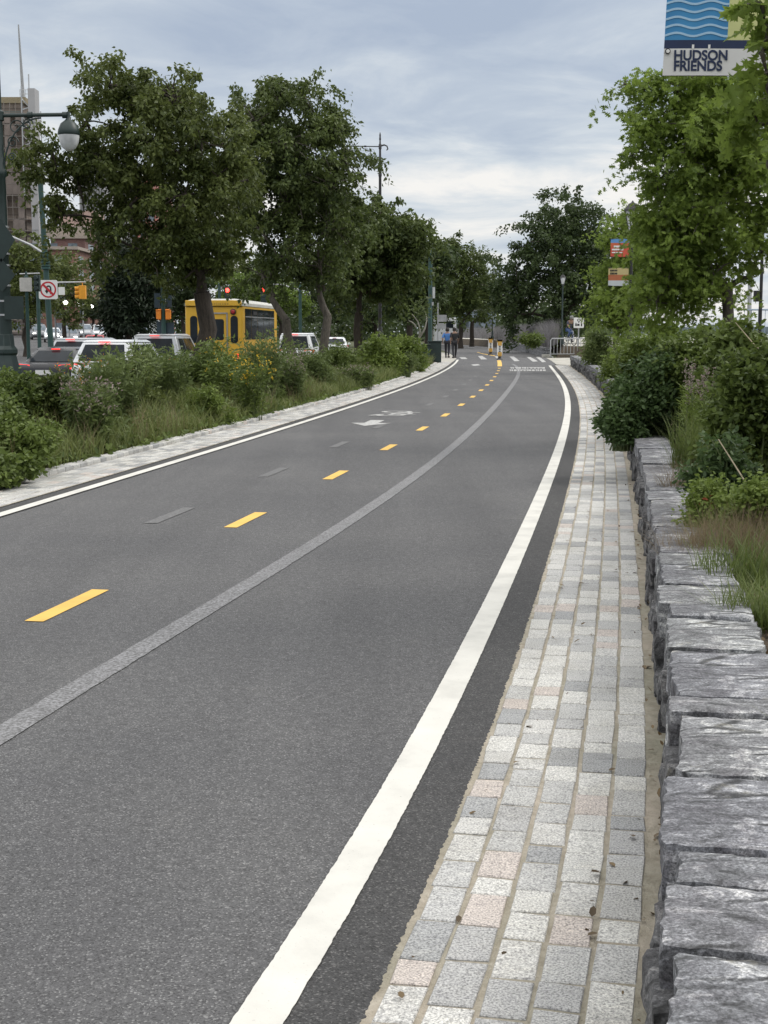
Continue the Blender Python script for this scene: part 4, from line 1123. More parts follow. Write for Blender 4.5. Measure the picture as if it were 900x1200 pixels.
# tall mixed weeds that fill the gaps between the shrubs
P5, d5 = grass_band(32000, .18, 5.5, 11, 62, 1.35)
pn = np.array([mnoise.noise((p[0] * .55 + 9, p[1] * .35, 1)) for p in P5])
tall = np.clip(.28 + .42 * pn + .12 * np.minimum(d5, 2.0), .08, .8)
P5[:, 2] += tall * rg.uniform(.1, 1, len(P5))
g4 = leaves('weed_growth', P5, rg.uniform(.06, .13, len(P5)) * (1 + P5[:, 1] * .012), 'lance', M['fol_feather'], None, -.45, None, rg, .5); g4['kind'] = 'stuff'

# ---- planted bank, right
BANK = 'shrubs on the planted bank'
def bz(px, Y): return bank_z(at(px, 400, Y)[0], Y)
RS = [
    ('shrub', 'round dark bluish shrub leaning over the wall onto the setts', 762, 14.6, 398, 112, 15000, .05, 'oval', 'fol_bluish', dict(clump_r=.12, lobes=20, per=30, shell=.3)),
    ('shrub', 'dark bluish foliage drooping down the wall face over the setts', 733, 14.2, 455, 54, 4600, .05, 'oval', 'fol_bluish', dict(clump_r=.1, lobes=9, dx=-.02)),
    ('shrub', 'bright lime shrub just behind the round dark shrub', 752, 19.5, 402, 72, 8500, .06, 'oval', 'fol_lime', dict(clump_r=.15, lobes=14)),
    ('shrub', 'yellow green shrub in front of the lantern post', 768, 25.0, 380, 84, 8500, .08, 'oval', 'fol_lime', dict(clump_r=.2, lobes=12)),
    ('shrub', 'pale feathery shrub at the far end of the wall', 706, 45.0, 383, 46, 6000, .12, 'lance', 'fol_feather', dict(clump_r=.26, lobes=11)),
    ('shrub', 'mid green shrub above the middle of the wall', 732, 32.0, 386, 54, 6200, .1, 'lance', 'fol_lime', dict(clump_r=.2, lobes=10)),
    ('shrub', 'light green shrub hiding the metal barrier end', 698, 55.0, 386, 28, 4600, .13, 'lance', 'fol_lime', dict(clump_r=.28, lobes=9)),
    ('shrub', 'dark dense shrub behind the pale flower spikes', 815, 14.5, 378, 100, 11000, .055, 'oval', 'fol_shrub', dict(clump_r=.15, lobes=14)),
    ('shrub', 'tall broad leafed shrub at the right edge behind the red sprig', 880, 9.8, 396, 116, 12500, .05, 'oval', 'fol_shrub', dict(clump_r=.13, lobes=16)),
    ('shrub', 'leafy green shrub under the oak trunk', 858, 13.5, 372, 110, 8500, .065, 'oval', 'fol_shrub', dict(clump_r=.15, lobes=14)),
    ('shrub', 'shrub in front of the river glimpse beside the dark signal post', 905, 16.5, 376, 90, 8000, .06, 'oval', 'fol_shrub', dict(clump_r=.17, lobes=10)),
    ('shrub', 'low grey green plant with long twigs above the grass', 850, 8.3, 508, 86, 3000, .036, 'oval', 'fol_bluish', dict(clump_r=.09, lobes=8, per=14)),
    ('shrub', 'low bright yellow green leaves beside the red sprig', 846, 7.7, 556, 90, 5200, .028, 'oval', 'fol_lime', dict(clump_r=.08, lobes=10, per=16)),
    ('shrub', 'low bright yellow green leaves at the right edge below the grey green twigs', 905, 7.2, 556, 80, 4600, .03, 'oval', 'fol_lime', dict(clump_r=.09, lobes=8, per=16)),
]
for i, (nm, lab, px, Y, ty, w, n, ls, lk, m, kw) in enumerate(RS):
    make_shrub(nm, lab, 'shrub', px, Y, bz(px, Y), ty, w, n, ls, lk, M[m], 300 + i, BANK, **kw)
# flower spikes with pale mauve heads
def spikes(label, px, Y, top_y, n, seed, w):
    rng = np.random.default_rng(seed); bx = at(px, 400, Y)[0]; z0 = bz(px, Y)
    root = thing('flower_spikes', label, 'flower', (bx, Y, z0), 0, 'flower spikes on the bank'); hh = at(px, top_y, Y)[2] - z0
    sb = MB(); L, Fl = [], []
    for i in range(n):
        x, y = rng.normal() * w, rng.normal() * w; h = hh * rng.uniform(.82, 1.0); dx = rng.normal() * .03
        pts = [(x, y, -.03), (x + dx * .4, y, h * .5), (x + dx, y, h)]
        sb.tube(pts, [.006, .005, .003], 5)
        m = rng.uniform(.05, .78, 110); L.append(np.column_stack([x + dx * m, np.full(110, y), h * m]) + rng.normal(size=(110, 3)) * .012)
        m = rng.uniform(.76, 1.02, 60); Fl.append(np.column_stack([x + dx * m, np.full(60, y), h * m]) + rng.normal(size=(60, 3)) * np.array([.009, .009, .004]))
    sb.build('stems', M['stem'], root)
    leaves('foliage', np.concatenate(L), .10, 'needle', M['fol_lime'], root, -.5, None, rng, .3)
    leaves('blossoms', np.concatenate(Fl), .02, 'broad', M['pet_pale'], root, -.2, None, rng, .5)
spikes('pair of tall pale mauve flower spikes on bright stems, standing tallest', 829, 11.2, 422, 4, 1, .045)
spikes('cluster of pale mauve spikes left of the tallest ones', 818, 11.5, 427, 3, 2, .035)
spikes('short greyish flower spikes deep against the round dark shrub', 797, 11.9, 420, 2, 3, .05)
# tussocks
def tussock(label, px, Y, h, n, mat, seed, r=.16, w=.006, lean=.7, dx=0):
    rng = np.random.default_rng(seed); bx = at(px, 400, Y)[0] + dx; z0 = bank_z(bx, Y)
    a = rng.uniform(0, 2 * PI, n); q = rng.uniform(0, 1, n) ** .6 * r
    P = np.column_stack([np.cos(a) * q, np.sin(a) * q, np.full(n, -.02)])
    o = blades('grass_tussock', P, h * rng.uniform(.45, 1.1, n), w, lean * rng.uniform(.3, 1.3, n), mat, rng=rng, seg=4)
    o.location = (bx, Y, z0); tag(o, label, 'grass', 'tussocks on the bank'); return o
tussock('wispy reddish grass tuft overhanging the wall where the shrub ends', 803, 9.6, .36, 500, M['grass_dry'], 1, .16, .003, .7, .02)
tussock('wispy reddish grass tuft lying on the pinkish coping stone', 838, 6.9, .30, 900, M['grass_dry'], 2, .2, .0022, 1.0, -.04)
tussock('tall green grass clump right of the reddish tuft', 890, 6.2, .34, 420, M['grass_green'], 3, .26, .006, .7)
tussock('green grass clump at the right edge near the widest coping', 893, 5.4, .26, 520, M['grass_green'], 4, .18, .006, .8, .04)
tussock('fine dry brown grass at the right edge between the two green clumps', 886, 6.9, .36, 1500, M['grass_dry'], 5, .3, .0025, .6)
tussock('long green grass blades under the pale flower spikes', 815, 11.0, .6, 420, M['grass_green'], 6, .16, .008, .5)
tussock('small green tuft in front of the red sprig', 842, 7.4, .26, 260, M['grass_green'], 7, .12, .005, .7)
# scattered blades, leaf litter and dry stems over the bank
n = 8500
yv = 3.2 + 22 * rg.uniform(0, 1, n) ** 1.5; dv = .0 + 3.2 * rg.uniform(0, 1, n) ** 1.1
ev = ER.off(yv, WALL_IN + WALL_W + .03); xv = ev[:, 0] + dv
zv = np.array([bank_z(a, b) for a, b in zip(xv, yv)])
keep = np.array([mnoise.noise((a * 1.6, b * 1.2, 3)) for a, b in zip(xv, yv)]) > -.12
Pv = np.column_stack([xv, yv, zv])[keep]
bg = blades('bank_grass', Pv, rg.uniform(.06, .22, len(Pv)), .005, rg.uniform(.3, 1.1, len(Pv)), M['grass'], rng=rg); bg['kind'] = 'stuff'
nl = 5000
yl = 2.4 + 14 * rg.uniform(0, 1, nl) ** 1.3; dl = rg.uniform(0, 1, nl) ** 1.4 * 2.2; el = ER.off(yl, WALL_IN + WALL_W + .0); xl = el[:, 0] + dl
zl = np.array([bank_z(a, b) for a, b in zip(xl, yl)]) + .012
lt = leaves('leaf_litter', np.column_stack([xl, yl, zl]), rg.uniform(.02, .06, nl), 'oval', M['litter'], None, 0, None, rg, 3.0); lt['kind'] = 'stuff'
ds = MB(); rdt = random.Random(8)
for i in range(60):
    yq = rdt.uniform(3.6, 9.5); xq = float(ER.off(yq, WALL_IN + WALL_W)[0]) + rdt.uniform(.02, .7); zq = bank_z(xq, yq) + .015; a = rdt.uniform(0, 6.3); l = rdt.uniform(.06, .28)
    ds.tube([(xq, yq, zq), (xq + math.cos(a) * l * .5, yq + math.sin(a) * l * .5, zq + rdt.uniform(.01, .06)), (xq + math.cos(a) * l, yq + math.sin(a) * l, zq + rdt.uniform(0, .03))], [.004, .003, .002], 5)
ds.build('dry_stems', M['twig'])['kind'] = 'stuff'
# red sprig and long bare twigs
rt = thing('red_sprig', 'small rust red leafed sprig growing among the grass behind the wall', 'plant', (at(837, 400, 7.6)[0], 7.6, bz(837, 7.6)))
sb = MB(); sb.tube([(0, 0, 0), (.01, 0, .12), (0, .01, .22)], [.005, .004, .003], 5); sb.build('stem', M['stem'], rt)
leaves('foliage', np.random.default_rng(2).normal(size=(22, 3)) * np.array([.014, .014, .035]) + np.array([0, 0, .17]), .032, 'broad', foliage('rust_leaves', (.16, .04, .018), (.3, .09, .04)), rt, -.2)
for a, b, c in (((930, 610, 7.0), (880, 575, 7.3), (842, 515, 7.9)), ((925, 440, 11), (885, 405, 11.2), (862, 378, 11.6))):
    tw = MB(); tw.tube([at(*a), at(*b), at(*c)], [.007, .005, .003], 6)
    tag(tw.build('bare_twig', M['twig']), 'long bare pale twig arching ' + ('low over the red sprig' if a[1] > 500 else 'against the river glimpse above the broad leafed shrub'), 'twig')
# ---- litter on the setts
nf = 150
yf = 2.6 + 12 * np.random.default_rng(3).uniform(0, 1, nf) ** 1.6; df = np.random.default_rng(5).uniform(.03, .66, nf)
df[::2] = np.random.default_rng(6).uniform(.58, .67, len(df[::2]))
pf = np.array([ER.off(a, b) for a, b in zip(yf, df)])
fl = leaves('fallen_leaves', np.column_stack([pf, np.full(nf, .024)]), np.random.default_rng(4).uniform(.01, .042, nf), 'oval', M['litter'], None, 0, None, np.random.default_rng(9), 4.0); fl['kind'] = 'stuff'

# ---- grey haze of stems in the far bed, with a few green clumps
nv = 30000; u = rg.uniform(0, 1, nv); wv = rg.uniform(0, 1, nv) ** 1.3
iu = np.clip(u * (len(fa) - 1), 0, len(fa) - 1.001); k0 = iu.astype(int); f0 = (iu - k0)[:, None]
q = (fa[k0] * (1 - f0) + fa[k0 + 1] * f0) * (1 - wv[:, None]) + (fb[k0] * (1 - f0) + fb[k0 + 1] * f0) * wv[:, None]
Pl = np.column_stack([q, .5 + .25 * wv])
lv = blades('grey_flowering_stems', Pl, rg.uniform(.6, 1.9, nv), .026, rg.uniform(.1, .5, nv), M['lavender'], rng=rg); lv['kind'] = 'stuff'
for i, (lab, px, Y, ty, w) in enumerate([('small green shrub in the grey bed behind the barrier', 627, 84, 389, 34), ('green shrub in the grey bed left of the slim park lamp', 640, 92, 384, 40), ('low green shrub at the corner of the far stone wall', 634, 95, 394, 30)]):
    make_shrub('shrub', lab, 'shrub', px, Y, .55, ty, w, 1800, .22, 'lance', M['fol_shrub'], 380 + i, 'shrubs in the far bed', clump_r=.35, lobes=7)
# ------------------------------------------------------------------ lamps, posts and signs
def spiral(cx, cz, r0, turns, a0, sgn=1, n=22):
    return [(cx + r0 * (1 - .8 * i / n) * math.cos(a0 + sgn * turns * 2 * PI * i / n), 0, cz + r0 * (1 - .8 * i / n) * math.sin(a0 + sgn * turns * 2 * PI * i / n)) for i in range(n + 1)]
def ornate_lamp(label, loc, rz, mat, arm_len, h_arm, h_top, sides, luminaires=True, signs=(), hook=False, k=1.0):
    t = thing('lamp_post', label, 'lamp post', loc, rz, 'ornate avenue lamps')
    base = MB()
    base.lathe([(.40 * k, 0), (.40 * k, .28), (.36 * k, .34), (.36 * k, .42), (.27 * k, .52), (.25 * k, .60), (.33 * k, .78), (.34 * k, .92), (.25 * k, 1.15), (.22 * k, 1.3), (.25 * k, 1.34), (.25 * k, 1.42), (.19 * k, 1.5), (.17 * k, 1.75)], seg=8)
    base.build('base', mat, t, smooth=True, angle=30, bevel=.01)
    pole = MB()
    pole.lathe([(.145 * k, 1.7), (.125 * k, 3.6), (.15 * k, 3.65), (.15 * k, 3.74), (.12 * k, 3.8), (.11 * k, h_arm - 1.3), (.14 * k, h_arm - 1.25), (.14 * k, h_arm - 1.16), (.10 * k, h_arm - 1.1), (.085 * k, h_arm - .12), (.12 * k, h_arm - .1), (.12 * k, h_arm + .08), (.075 * k, h_arm + .12), (.055 * k, h_top - .35), (.085 * k, h_top - .3), (.06 * k, h_top - .2), (.07 * k, h_top - .12), (.012, h_top)], seg=12)
    pole.build('pole', mat, t, smooth=True, angle=40)
    for s in sides:
        a = MB(); a.tube([(0, 0, h_arm), (s * arm_len, 0, h_arm + .02)], .042 * k, 10)
        for x in (.45, .95): a.tube([(s * (arm_len * x - .05), 0, h_arm + .01), (s * (arm_len * x + .05), 0, h_arm + .01)], .07 * k, 10)
        a.build('arm', mat, t, smooth=True)
        sc = MB(); n = 14
        sc.tube([(s * arm_len * .62 * math.sin(PI / 2 * i / n), 0, h_arm - .05 - arm_len * .72 * (1 - math.sin(PI / 2 * i / n)) ** 1.0 * (1 if i else 1)) for i in range(n + 1)] if False else
                [(s * (.09 + arm_len * .55 * (1 - math.cos(PI / 2 * i / n))), 0, h_arm - .05 - arm_len * .75 * (1 - math.sin(PI / 2 * i / n))) for i in range(n + 1)], .018 * k, 6)
        for cx, cz, r in ((.25, -.22, .15), (.45, -.16, .11), (.18, -.5, .12), (.16, -.78, .08)):
            sc.tube([(s * x, y, z) for x, y, z in spiral(arm_len * cx / 1.2 + .06, h_arm + cz * arm_len / 1.35, r * arm_len / 1.35, 1.4, 0)], .014 * k, 5)
        sc.build('scroll_bracket', mat, t, smooth=True)
        if luminaires:
            L = MB(); x = s * arm_len
            L.lathe([(.03, .08), (.045, .0), (.045, -.06), (.08, -.1), (.17, -.17), (.225, -.3), (.24, -.39), (.225, -.41)], (x, 0, h_arm), 18)
            lo_ = L.build('luminaire', mat, t, smooth=True, angle=50)
            g = MB(); g.lathe([(.22, -.40), (.222, -.46), (.195, -.58), (.14, -.68), (.07, -.73), (.01, -.745)], (x, 0, h_arm), 18)
            g.build('globe', M['globe'], lo_, smooth=True, angle=60)
    if hook:
        hk = MB(); hk.tube([(0, 0, h_arm + .02), (.18, 0, h_arm + .07), (.3, 0, h_arm + .02), (.34, 0, h_arm - .1), (.28, 0, h_arm - .16)], [.04, .035, .03, .03, .025], 8); hk.build('hook', mat, t, smooth=True)
    for kind, x, z, w, h in signs:
        sg = MB()
        if kind == 'diamond': sg.prism([(0, h / 2), (w / 2, 0), (0, -h / 2), (-w / 2, 0)], (x, -.16, z), (1, 0, 0), (0, 0, 1), (0, 1, 0), .012)
        else: sg.prism(rrect(w, h, .03), (x, -.16, z), (1, 0, 0), (0, 0, 1), (0, 1, 0), .012)
        so = sg.build('sign_panel', M['dkgreen'], t)
        for dz in (-h * .3, h * .3):
            b = MB(); b.lathe([(.135, -.02), (.15, -.02), (.15, .02), (.135, .02)], (0, 0, z + dz), 14); b.build('sign_strap', M['galv'], t)
    return t
YL1 = 31.0; p = at(7, 400, YL1); zz = med_z(p[0], YL1)
ornate_lamp('dark green ornate lamp post with round luminaire and sign backs at the left edge', (p[0], YL1, zz), 0, M['dkgreen'], 1.50, 4.58 + H - zz, 7.15 + H - zz, (1, -1), True,
            [('diamond', .0, 1.95 + H - zz, .62, .95), ('diamond', .0, 1.2 + H - zz, .58, .72), ('rect', .24, .5 + H - zz, .42, .5)], k=1.0)
YL2 = 63.0; p = at(445.5, 400, YL2); zz = med_z(p[0], YL2)
lp = ornate_lamp('dark bronze lamp post with scrolled arm and hooked end showing above the tree tops', (p[0], YL2, zz), 0, paint('bronze_paint', (.03, .03, .034), .45), 1.45, (388 - 177) / ppm(YL2) + H - zz, (388 - 161) / ppm(YL2) + H - zz, (-1,), True, hook=True, k=.55)

def teal_post(name, label, px, Y, top_y, base_z, r=.09, group='teal signal posts', collars=(), base=True, rake=0.0, cat='signal post'):
    p = at(px, 395, Y); h = at(px, top_y, Y)[2] - base_z
    t = thing(name, label, cat, (p[0], Y, base_z), 0, group)
    m = MB(); prof = []
    if base: prof += [(r * 2.1, 0), (r * 2.1, .18), (r * 1.6, .26), (r * 1.5, .6), (r * 1.15, .7)]
    else: prof += [(r, 0)]
    prof += [(r, .8), (r * .85, h - .25), (r * 1.15, h - .22), (r * 1.15, h - .16), (r * .5, h - .1), (r * .65, h - .05), (.01, h)]
    m.lathe(prof, seg=12)
    if rake:
        m.v = [(x + rake * z, y, z) for x, y, z in m.v]
    m.build('pole', M['teal'], t, smooth=True, angle=40)
    c = MB()
    for z in collars: c.lathe([(r * .9, z - .09), (r * 1.55, z - .07), (r * 1.55, z - .02), (r * 1.25, z), (r * 1.55, z + .02), (r * 1.55, z + .07), (r * .9, z + .09)], (rake * z, 0, 0), 12)
    if collars: c.build('collar', M['teal'], t, smooth=True, angle=40)
    return t, p[0], h
def zat(py, Y, bz_): return at(0, py, Y)[2] - bz_
# post with the no U-turn sign
Y = 47.0; x0 = at(60, 395, Y)[0]; bz0 = float(SZ(Y)) + .1
ut, px0, hh = teal_post('sign_post', 'teal post with a white no U-turn sign facing the cyclists', 61, Y, 200, bz0, .1, collars=(zat(298, Y, bz0), zat(306, Y, bz0), zat(313, Y, bz0)), rake=-.035)
zs_ = zat(339.5, Y, bz0); sx0 = -.035 * zs_
pl = MB(); pl.prism(rrect(.62, .62, .05), (sx0 + .06, -.13, zs_), (1, 0, 0), (0, 0, 1), (0, 1, 0), .012); plate = pl.build('sign_plate', M['white'], ut)
rg_ = MB(); R0, R1 = .265, .215; n = 36; ring = [(R0 * math.cos(2 * PI * i / n), R0 * math.sin(2 * PI * i / n)) for i in range(n)]; rin = [(R1 * math.cos(2 * PI * i / n), R1 * math.sin(2 * PI * i / n)) for i in range(n)]
def P3d(a, b, y=-.134): return (sx0 + .06 + a, y, zs_ + b)
rg_.add([P3d(*q) for q in ring] + [P3d(*q) for q in rin], [(i, (i + 1) % n, n + (i + 1) % n, n + i) for i in range(n)])
dq = .225; ww = .026
rg_.add([P3d(-dq * .72 + ww, dq * .72 + ww, -.138), P3d(-dq * .72 - ww, dq * .72 - ww, -.138), P3d(dq * .72 - ww, -dq * .72 - ww, -.138), P3d(dq * .72 + ww, -dq * .72 + ww, -.138)], [(0, 1, 2, 3)])
rg_.build('prohibition_ring', M['red'], plate)
ua = MB(); pts = [(.085, -.15)] + [(.02 + .065 * math.cos(PI * i / 10), .05 + .065 * math.sin(PI * i / 10)) for i in range(11)] + [(-.045, -.04)]
for (a, b), (c, d) in zip(pts[:-1], pts[1:]):
    v = Vector((c - a, d - b)).normalized(); nn_ = Vector((-v.y, v.x)) * .026
    ua.add([P3d(a + nn_.x, b + nn_.y, -.136), P3d(a - nn_.x, b - nn_.y, -.136), P3d(c - nn_.x, d - nn_.y, -.136), P3d(c + nn_.x, d + nn_.y, -.136)], [(0, 1, 2, 3)])
ua.add([P3d(-.115, -.03, -.136), P3d(.025, -.03, -.136), P3d(-.045, -.135, -.136)], [(0, 1, 2)])
ua.build('turn_arrow', M['black'], plate)
ma = MB(); ma.tube([(-.035 * zat(298, Y, bz0), 0, zat(298, Y, bz0)), (-.62, 0, zat(287, Y, bz0)), (-1.55, 0, zat(272, Y, bz0))], [.05, .04, .03], 8); ma.build('mast_arm', M['galv'], ut, smooth=True)
# blank sign back on its own post, with a louvred signal beside it
Y = 44.0; bz0 = float(SZ(Y)) + .1
bt, _, hh = teal_post('sign_post', 'slim dark post carrying a blank pale sign back and a signal head', 33, Y, 318, bz0, .06, base=False)
m = MB(); z = zat(333.5, Y, bz0); m.prism(rrect(.38, .42, .03), (.0, -.09, z), (1, 0, 0), (0, 0, 1), (0, 1, 0), .012); m.build('sign_plate', paint('pale_sign_back', (.46, .45, .42), .5), bt)
m = MB(); z = zat(321, Y, bz0); m.tube([(-.2, 0, z), (.42, 0, z + .02)], .022, 6); m.build('bracket', M['galv'], bt)
m = MB(); z = zat(332, Y, bz0); m.box((.34, -.02, z), (.17, .2, .5)); 
for k in (-1, 0, 1): m.tube([(.34, -.12, z + k * .16), (.34, -.24, z + k * .16)], .065, 10)
m.build('signal_head', M['dkgreen'], bt, bevel=.01)
# yellow signal hanging from a thin mast arm over the avenue, white plate beside it
Y = 66.0; bz0 = float(SZ(Y)) + .1; sx = at(97, 395, Y)[0]
st = thing('traffic_signal', 'yellow traffic signal hanging over the avenue before the brick building', 'traffic signal', (at(46, 395, Y)[0], Y, bz0))
m = MB(); hz = zat(331, Y, bz0); m.lathe([(.09, 0), (.09, hz + .2), (.01, hz + .25)], seg=10); m.build('pole', M['teal'], st, smooth=True)
x1 = sx - at(46, 395, Y)[0]
m = MB(); m.tube([(0, 0, hz - .15), (x1 * .5, 0, hz), (x1 + .2, 0, hz + .02)], [.05, .04, .03], 8); m.build('mast_arm', M['galv'], st, smooth=True)
m = MB(); zc = zat(342.5, Y, bz0); m.box((x1 + .05, 0, zc), (.3, .28, .62)); m.tube([(x1 + .05, 0, zc + .3), (x1 + .05, 0, hz)], .025, 6)
for k in (-1, 0, 1):
    m.tube([(x1 - .08, -.0, zc + k * .19), (x1 - .3, -.06, zc + k * .19 - .02)], .09, 10)
m.build('signal_head', M['signal_yellow'], st, bevel=.015)
m = MB(); m.prism(rrect(.3, .36, .03), (at(74, 395, Y)[0] - at(46, 395, Y)[0], -.05, zat(341, Y, bz0)), (1, 0, 0), (0, 0, 1), (0, 1, 0), .01); m.build('sign_plate', M['white'], st)
# teal signal pole with orange pedestrian heads
Y = 50.0; bz0 = float(SZ(Y)) + .15
tp, _, hh = teal_post('signal_post', 'teal signal pole with two orange pedestrian heads left of the bus', 192, Y, 312, bz0, .085, collars=(zat(323, Y, bz0), zat(328, Y, bz0)))
zc = zat(368.5, Y, bz0)
for s in (-1, 1):
    m = MB(); m.box((s * .165 + .01, -.02, zc), (.17, .2, .32)); m.box((s * .165 + .01, -.13, zc + .15), (.18, .05, .03)); m.build('pedestrian_head', M['signal_orange'], tp, bevel=.012)
for dz in (.17, -.17):
    m = MB(); m.tube([(-.2, 0, zc + dz), (.22, 0, zc + dz)], .018, 6); m.build('bracket', M['signal_orange'], tp)
m = MB()
for s, dz, w in ((-1, 0, .34), (1, 0, .34)):
    m.tube([(0, 0, zat(314, Y, bz0)), (s * w, 0, zat(313, Y, bz0))], .025, 6)
    m.tube([(0, 0, zat(322, Y, bz0)), (s * w * .7, 0, zat(322, Y, bz0))], .02, 6)
m.tube([(.06, 0, zat(320, Y, bz0)), (.3, 0, zat(314, Y, bz0))], .02, 6)
m.build('cross_arm', M['teal'], tp)
m = MB(); z = zat(327, Y, bz0); m.box((-.21, 0, z), (.13, .18, .5))
for k in (-1, 0, 1): m.tube([(-.21, -.08, z + k * .16), (-.21, -.2, z + k * .16)], .055, 8)
m.build('signal_head', M['dkgreen'], tp, bevel=.01)
dsb = paint('dark_sign_back', (.02, .04, .055), .5)
for px_, py_, w, h in ((184.5, 352, .2, .5), (198, 353, .2, .42), (187, 385, .22, .5), (198, 386, .34, .48)):
    m = MB(); m.box((at(px_, 395, Y)[0] - tp.location.x, .12, zat(py_, Y, bz0)), (w, .03, h)); m.build('sign_panel', dsb, tp)
# red signals over the avenue behind the bus
def red_signal(label, px, py, Y, pole_px):
    bz_ = float(SZ(Y)) + .1; x = at(px, 395, Y)[0]; xp = at(pole_px, 395, Y)[0]
    t = thing('traffic_signal', label, 'traffic signal', (xp, Y, bz_), 0, 'red signals over the avenue'); z = zat(py, Y, bz_); d = x - xp
    m = MB(); m.lathe([(.1, 0), (.09, z + .5), (.01, z + .55)], seg=10); m.build('pole', M['teal'], t, smooth=True)
    m = MB(); m.tube([(0, 0, z + .1), (d * .5, 0, z + .42), (d, 0, z + .46)], [.05, .04, .03], 8); m.build('mast_arm', M['galv'], t, smooth=True)
    m = MB(); m.box((d, 0, z - .2), (.34, .26, 1.0)); m.box((d, .0, z + .38), (.05, .05, .2))
    for k in (1, 0, -1): m.tube([(d, -.12, z - .2 + k * .31), (d, -.16, z - .2 + k * .31)], .135, 14)
    m.build('signal_head', M['dkgreen'], t, bevel=.02)
    m = MB(); m.lathe([(.125, 0), (.1, .05), (.01, .07)], seg=16); m.v = [(d + a, -.155 - c, z + .11 + b) for a, b, c in m.v]
    m.build('red_lens', glow('red_signal_light', (1, .05, .035), 7), t, smooth=True)
red_signal('lit red traffic signal above the left half of the bus roof', 267.5, 342.5, 84.0, 258)
red_signal('lit red traffic signal above the right half of the bus roof', 309.5, 342, 84.0, 352)

# slim teal post beside the path, dark boxes at its foot
Y = 70.0; bz0 = 0.0
sp, _, hh = teal_post('signal_post', 'slim tall teal post with banded collars beside the path left of the two people', 504, Y, 264, bz0, .105, collars=(zat(322, Y, 0),))
m = MB(); m.tube([(-.28, 0, zat(288.5, Y, 0)), (.5, 0, zat(288.5, Y, 0))], .025, 6); m.build('cross_arm', M['teal'], sp)
m = MB(); m.box((.17, -.1, zat(343, Y, 0)), (.12, .06, .55)); m.build('sign_plate', paint('grey_sign', (.5, .52, .53), .5), sp)
m = MB(); m.box((.12, -.11, zat(356, Y, 0)), (.1, .03, .18)); m.build('sticker', M['galv'], sp)
def cabinet(label, px, Y, w, h, d):
    t = thing('utility_box', label, 'utility box', (at(px, 395, Y)[0], Y, 0), 0, 'dark green boxes by the path')
    m = MB(); m.box((0, 0, h / 2), (w, d, h)); m.build('body', M['dkgreen'], t, bevel=.02)
    m = MB(); m.box((0, 0, h + .03), (w + .1, d + .1, .06)); m.build('lid', M['dkgreen'], t, bevel=.015)
    m = MB(); m.box((0, -d / 2 - .008, h * .52), (w * .84, .014, h * .8)); m.build('door', M['dkgreen'], t, bevel=.005)
    return t
cabinet('dark green box right at the foot of the slim teal post', 509.5, 68.5, .62, 1.0, .5)
cabinet('lower dark green box left of the teal post behind the lime shrub', 497, 68.0, .5, .85, .5)
rl = thing('metal_railing', 'short dark railing among the weeds left of the green boxes', 'railing', (at(493, 395, 63)[0], 63.0, 0))
m = MB(); m.tube([(-.5, 0, .62), (.35, 0, .72)], .03, 6); m.build('top_rail', M['galv'], rl)
for x in (-.5, .35):
    m = MB(); m.tube([(x, 0, -.1), (x, 0, .66 if x < 0 else .75)], .035, 8); m.build('post', M['teal'], rl)
yp_ = thing('young_tree', 'pale bare forked sapling between the boxes and the lime shrub', 'tree', (at(491, 395, 66)[0], 66.0, 0))
m = MB(); m.tube([(0, 0, -.1), (0, 0, .9), (.02, 0, 1.3)], [.07, .06, .055], 8)
for a, b in (((.02, 0, 1.2), (.3, .05, 2.4)), ((.02, 0, 1.2), (-.32, -.05, 2.3)), ((-.15, 0, 1.7), (-.45, .1, 2.0))): limb(m, a, b, .045, .02, np.random.default_rng(3), 6, 3, .0)
m.build('trunk', paint('pale_bark', (.3, .29, .25), .9), yp_, smooth=True)
leaves('crown', np.random.default_rng(5).normal(size=(260, 3)) * np.array([.4, .4, .3]) + np.array([0, 0, 2.5]), .14, 'broad', M['fol_a2'], yp_)
sg = thing('sign_post', 'grey street sign post with small stacked plates right of the teal post', 'sign', (at(513, 395, 76)[0], 76.0, 0))
m = MB(); m.tube([(0, 0, 0), (0, 0, zat(355, 76, 0))], .035, 8); m.build('pole', M['grey'], sg)
for k, (z, w, h) in enumerate(((zat(373, 76, 0), .5, .36), (zat(382, 76, 0), .44, .3))):
    m = MB(); m.prism(rrect(w, h, .03), (.22, -.05, z), (1, 0, 0), (0, 0, 1), (0, 1, 0), .01); m.build('sign_plate', M['grey'], sg)

# ---- park lamps on the river side
def park_lamp(label, px, Y, top_y, bot_z, scale=1.0, banners=None):
    x = at(px, 395, Y)[0]; t = thing('park_lamp', label, 'park lamp', (x, Y, bot_z), 0, 'lantern posts on the river side')
    h = at(px, top_y, Y)[2] - bot_z; hl = .95 * scale
    m = MB(); m.lathe([(.16, 0), (.16, .35), (.11, .45), (.09, .9), (.055, 1.0), (.045, h - hl - .1), (.08, h - hl - .06), (.05, h - hl)], seg=12); m.build('pole', M['black'] if banners else M['dkgreen'], t, smooth=True, angle=40)
    ln = MB(); ln.lathe([(.10 * scale, h - hl), (.22 * scale, h - hl * .35), (.24 * scale, h - hl * .33)], seg=6); lo_ = ln.build('lantern', M['globe'], t)
    fr = MB()
    for k in range(6):
        a = 2 * PI * k / 6; fr.tube([(.105 * scale * math.cos(a), .105 * scale * math.sin(a), h - hl), (.235 * scale * math.cos(a), .235 * scale * math.sin(a), h - hl * .33)], .016 * scale, 5)
    fr.lathe([(.27 * scale, h - hl * .34), (.25 * scale, h - hl * .28), (.12 * scale, h - hl * .1), (.05 * scale, h - .06), (.01, h)], seg=6)
    fr.lathe([(.12 * scale, h - hl - .03), (.12 * scale, h - hl + .03)], seg=6)
    fr.build('lantern_frame', M['black'], t)
    return t, x
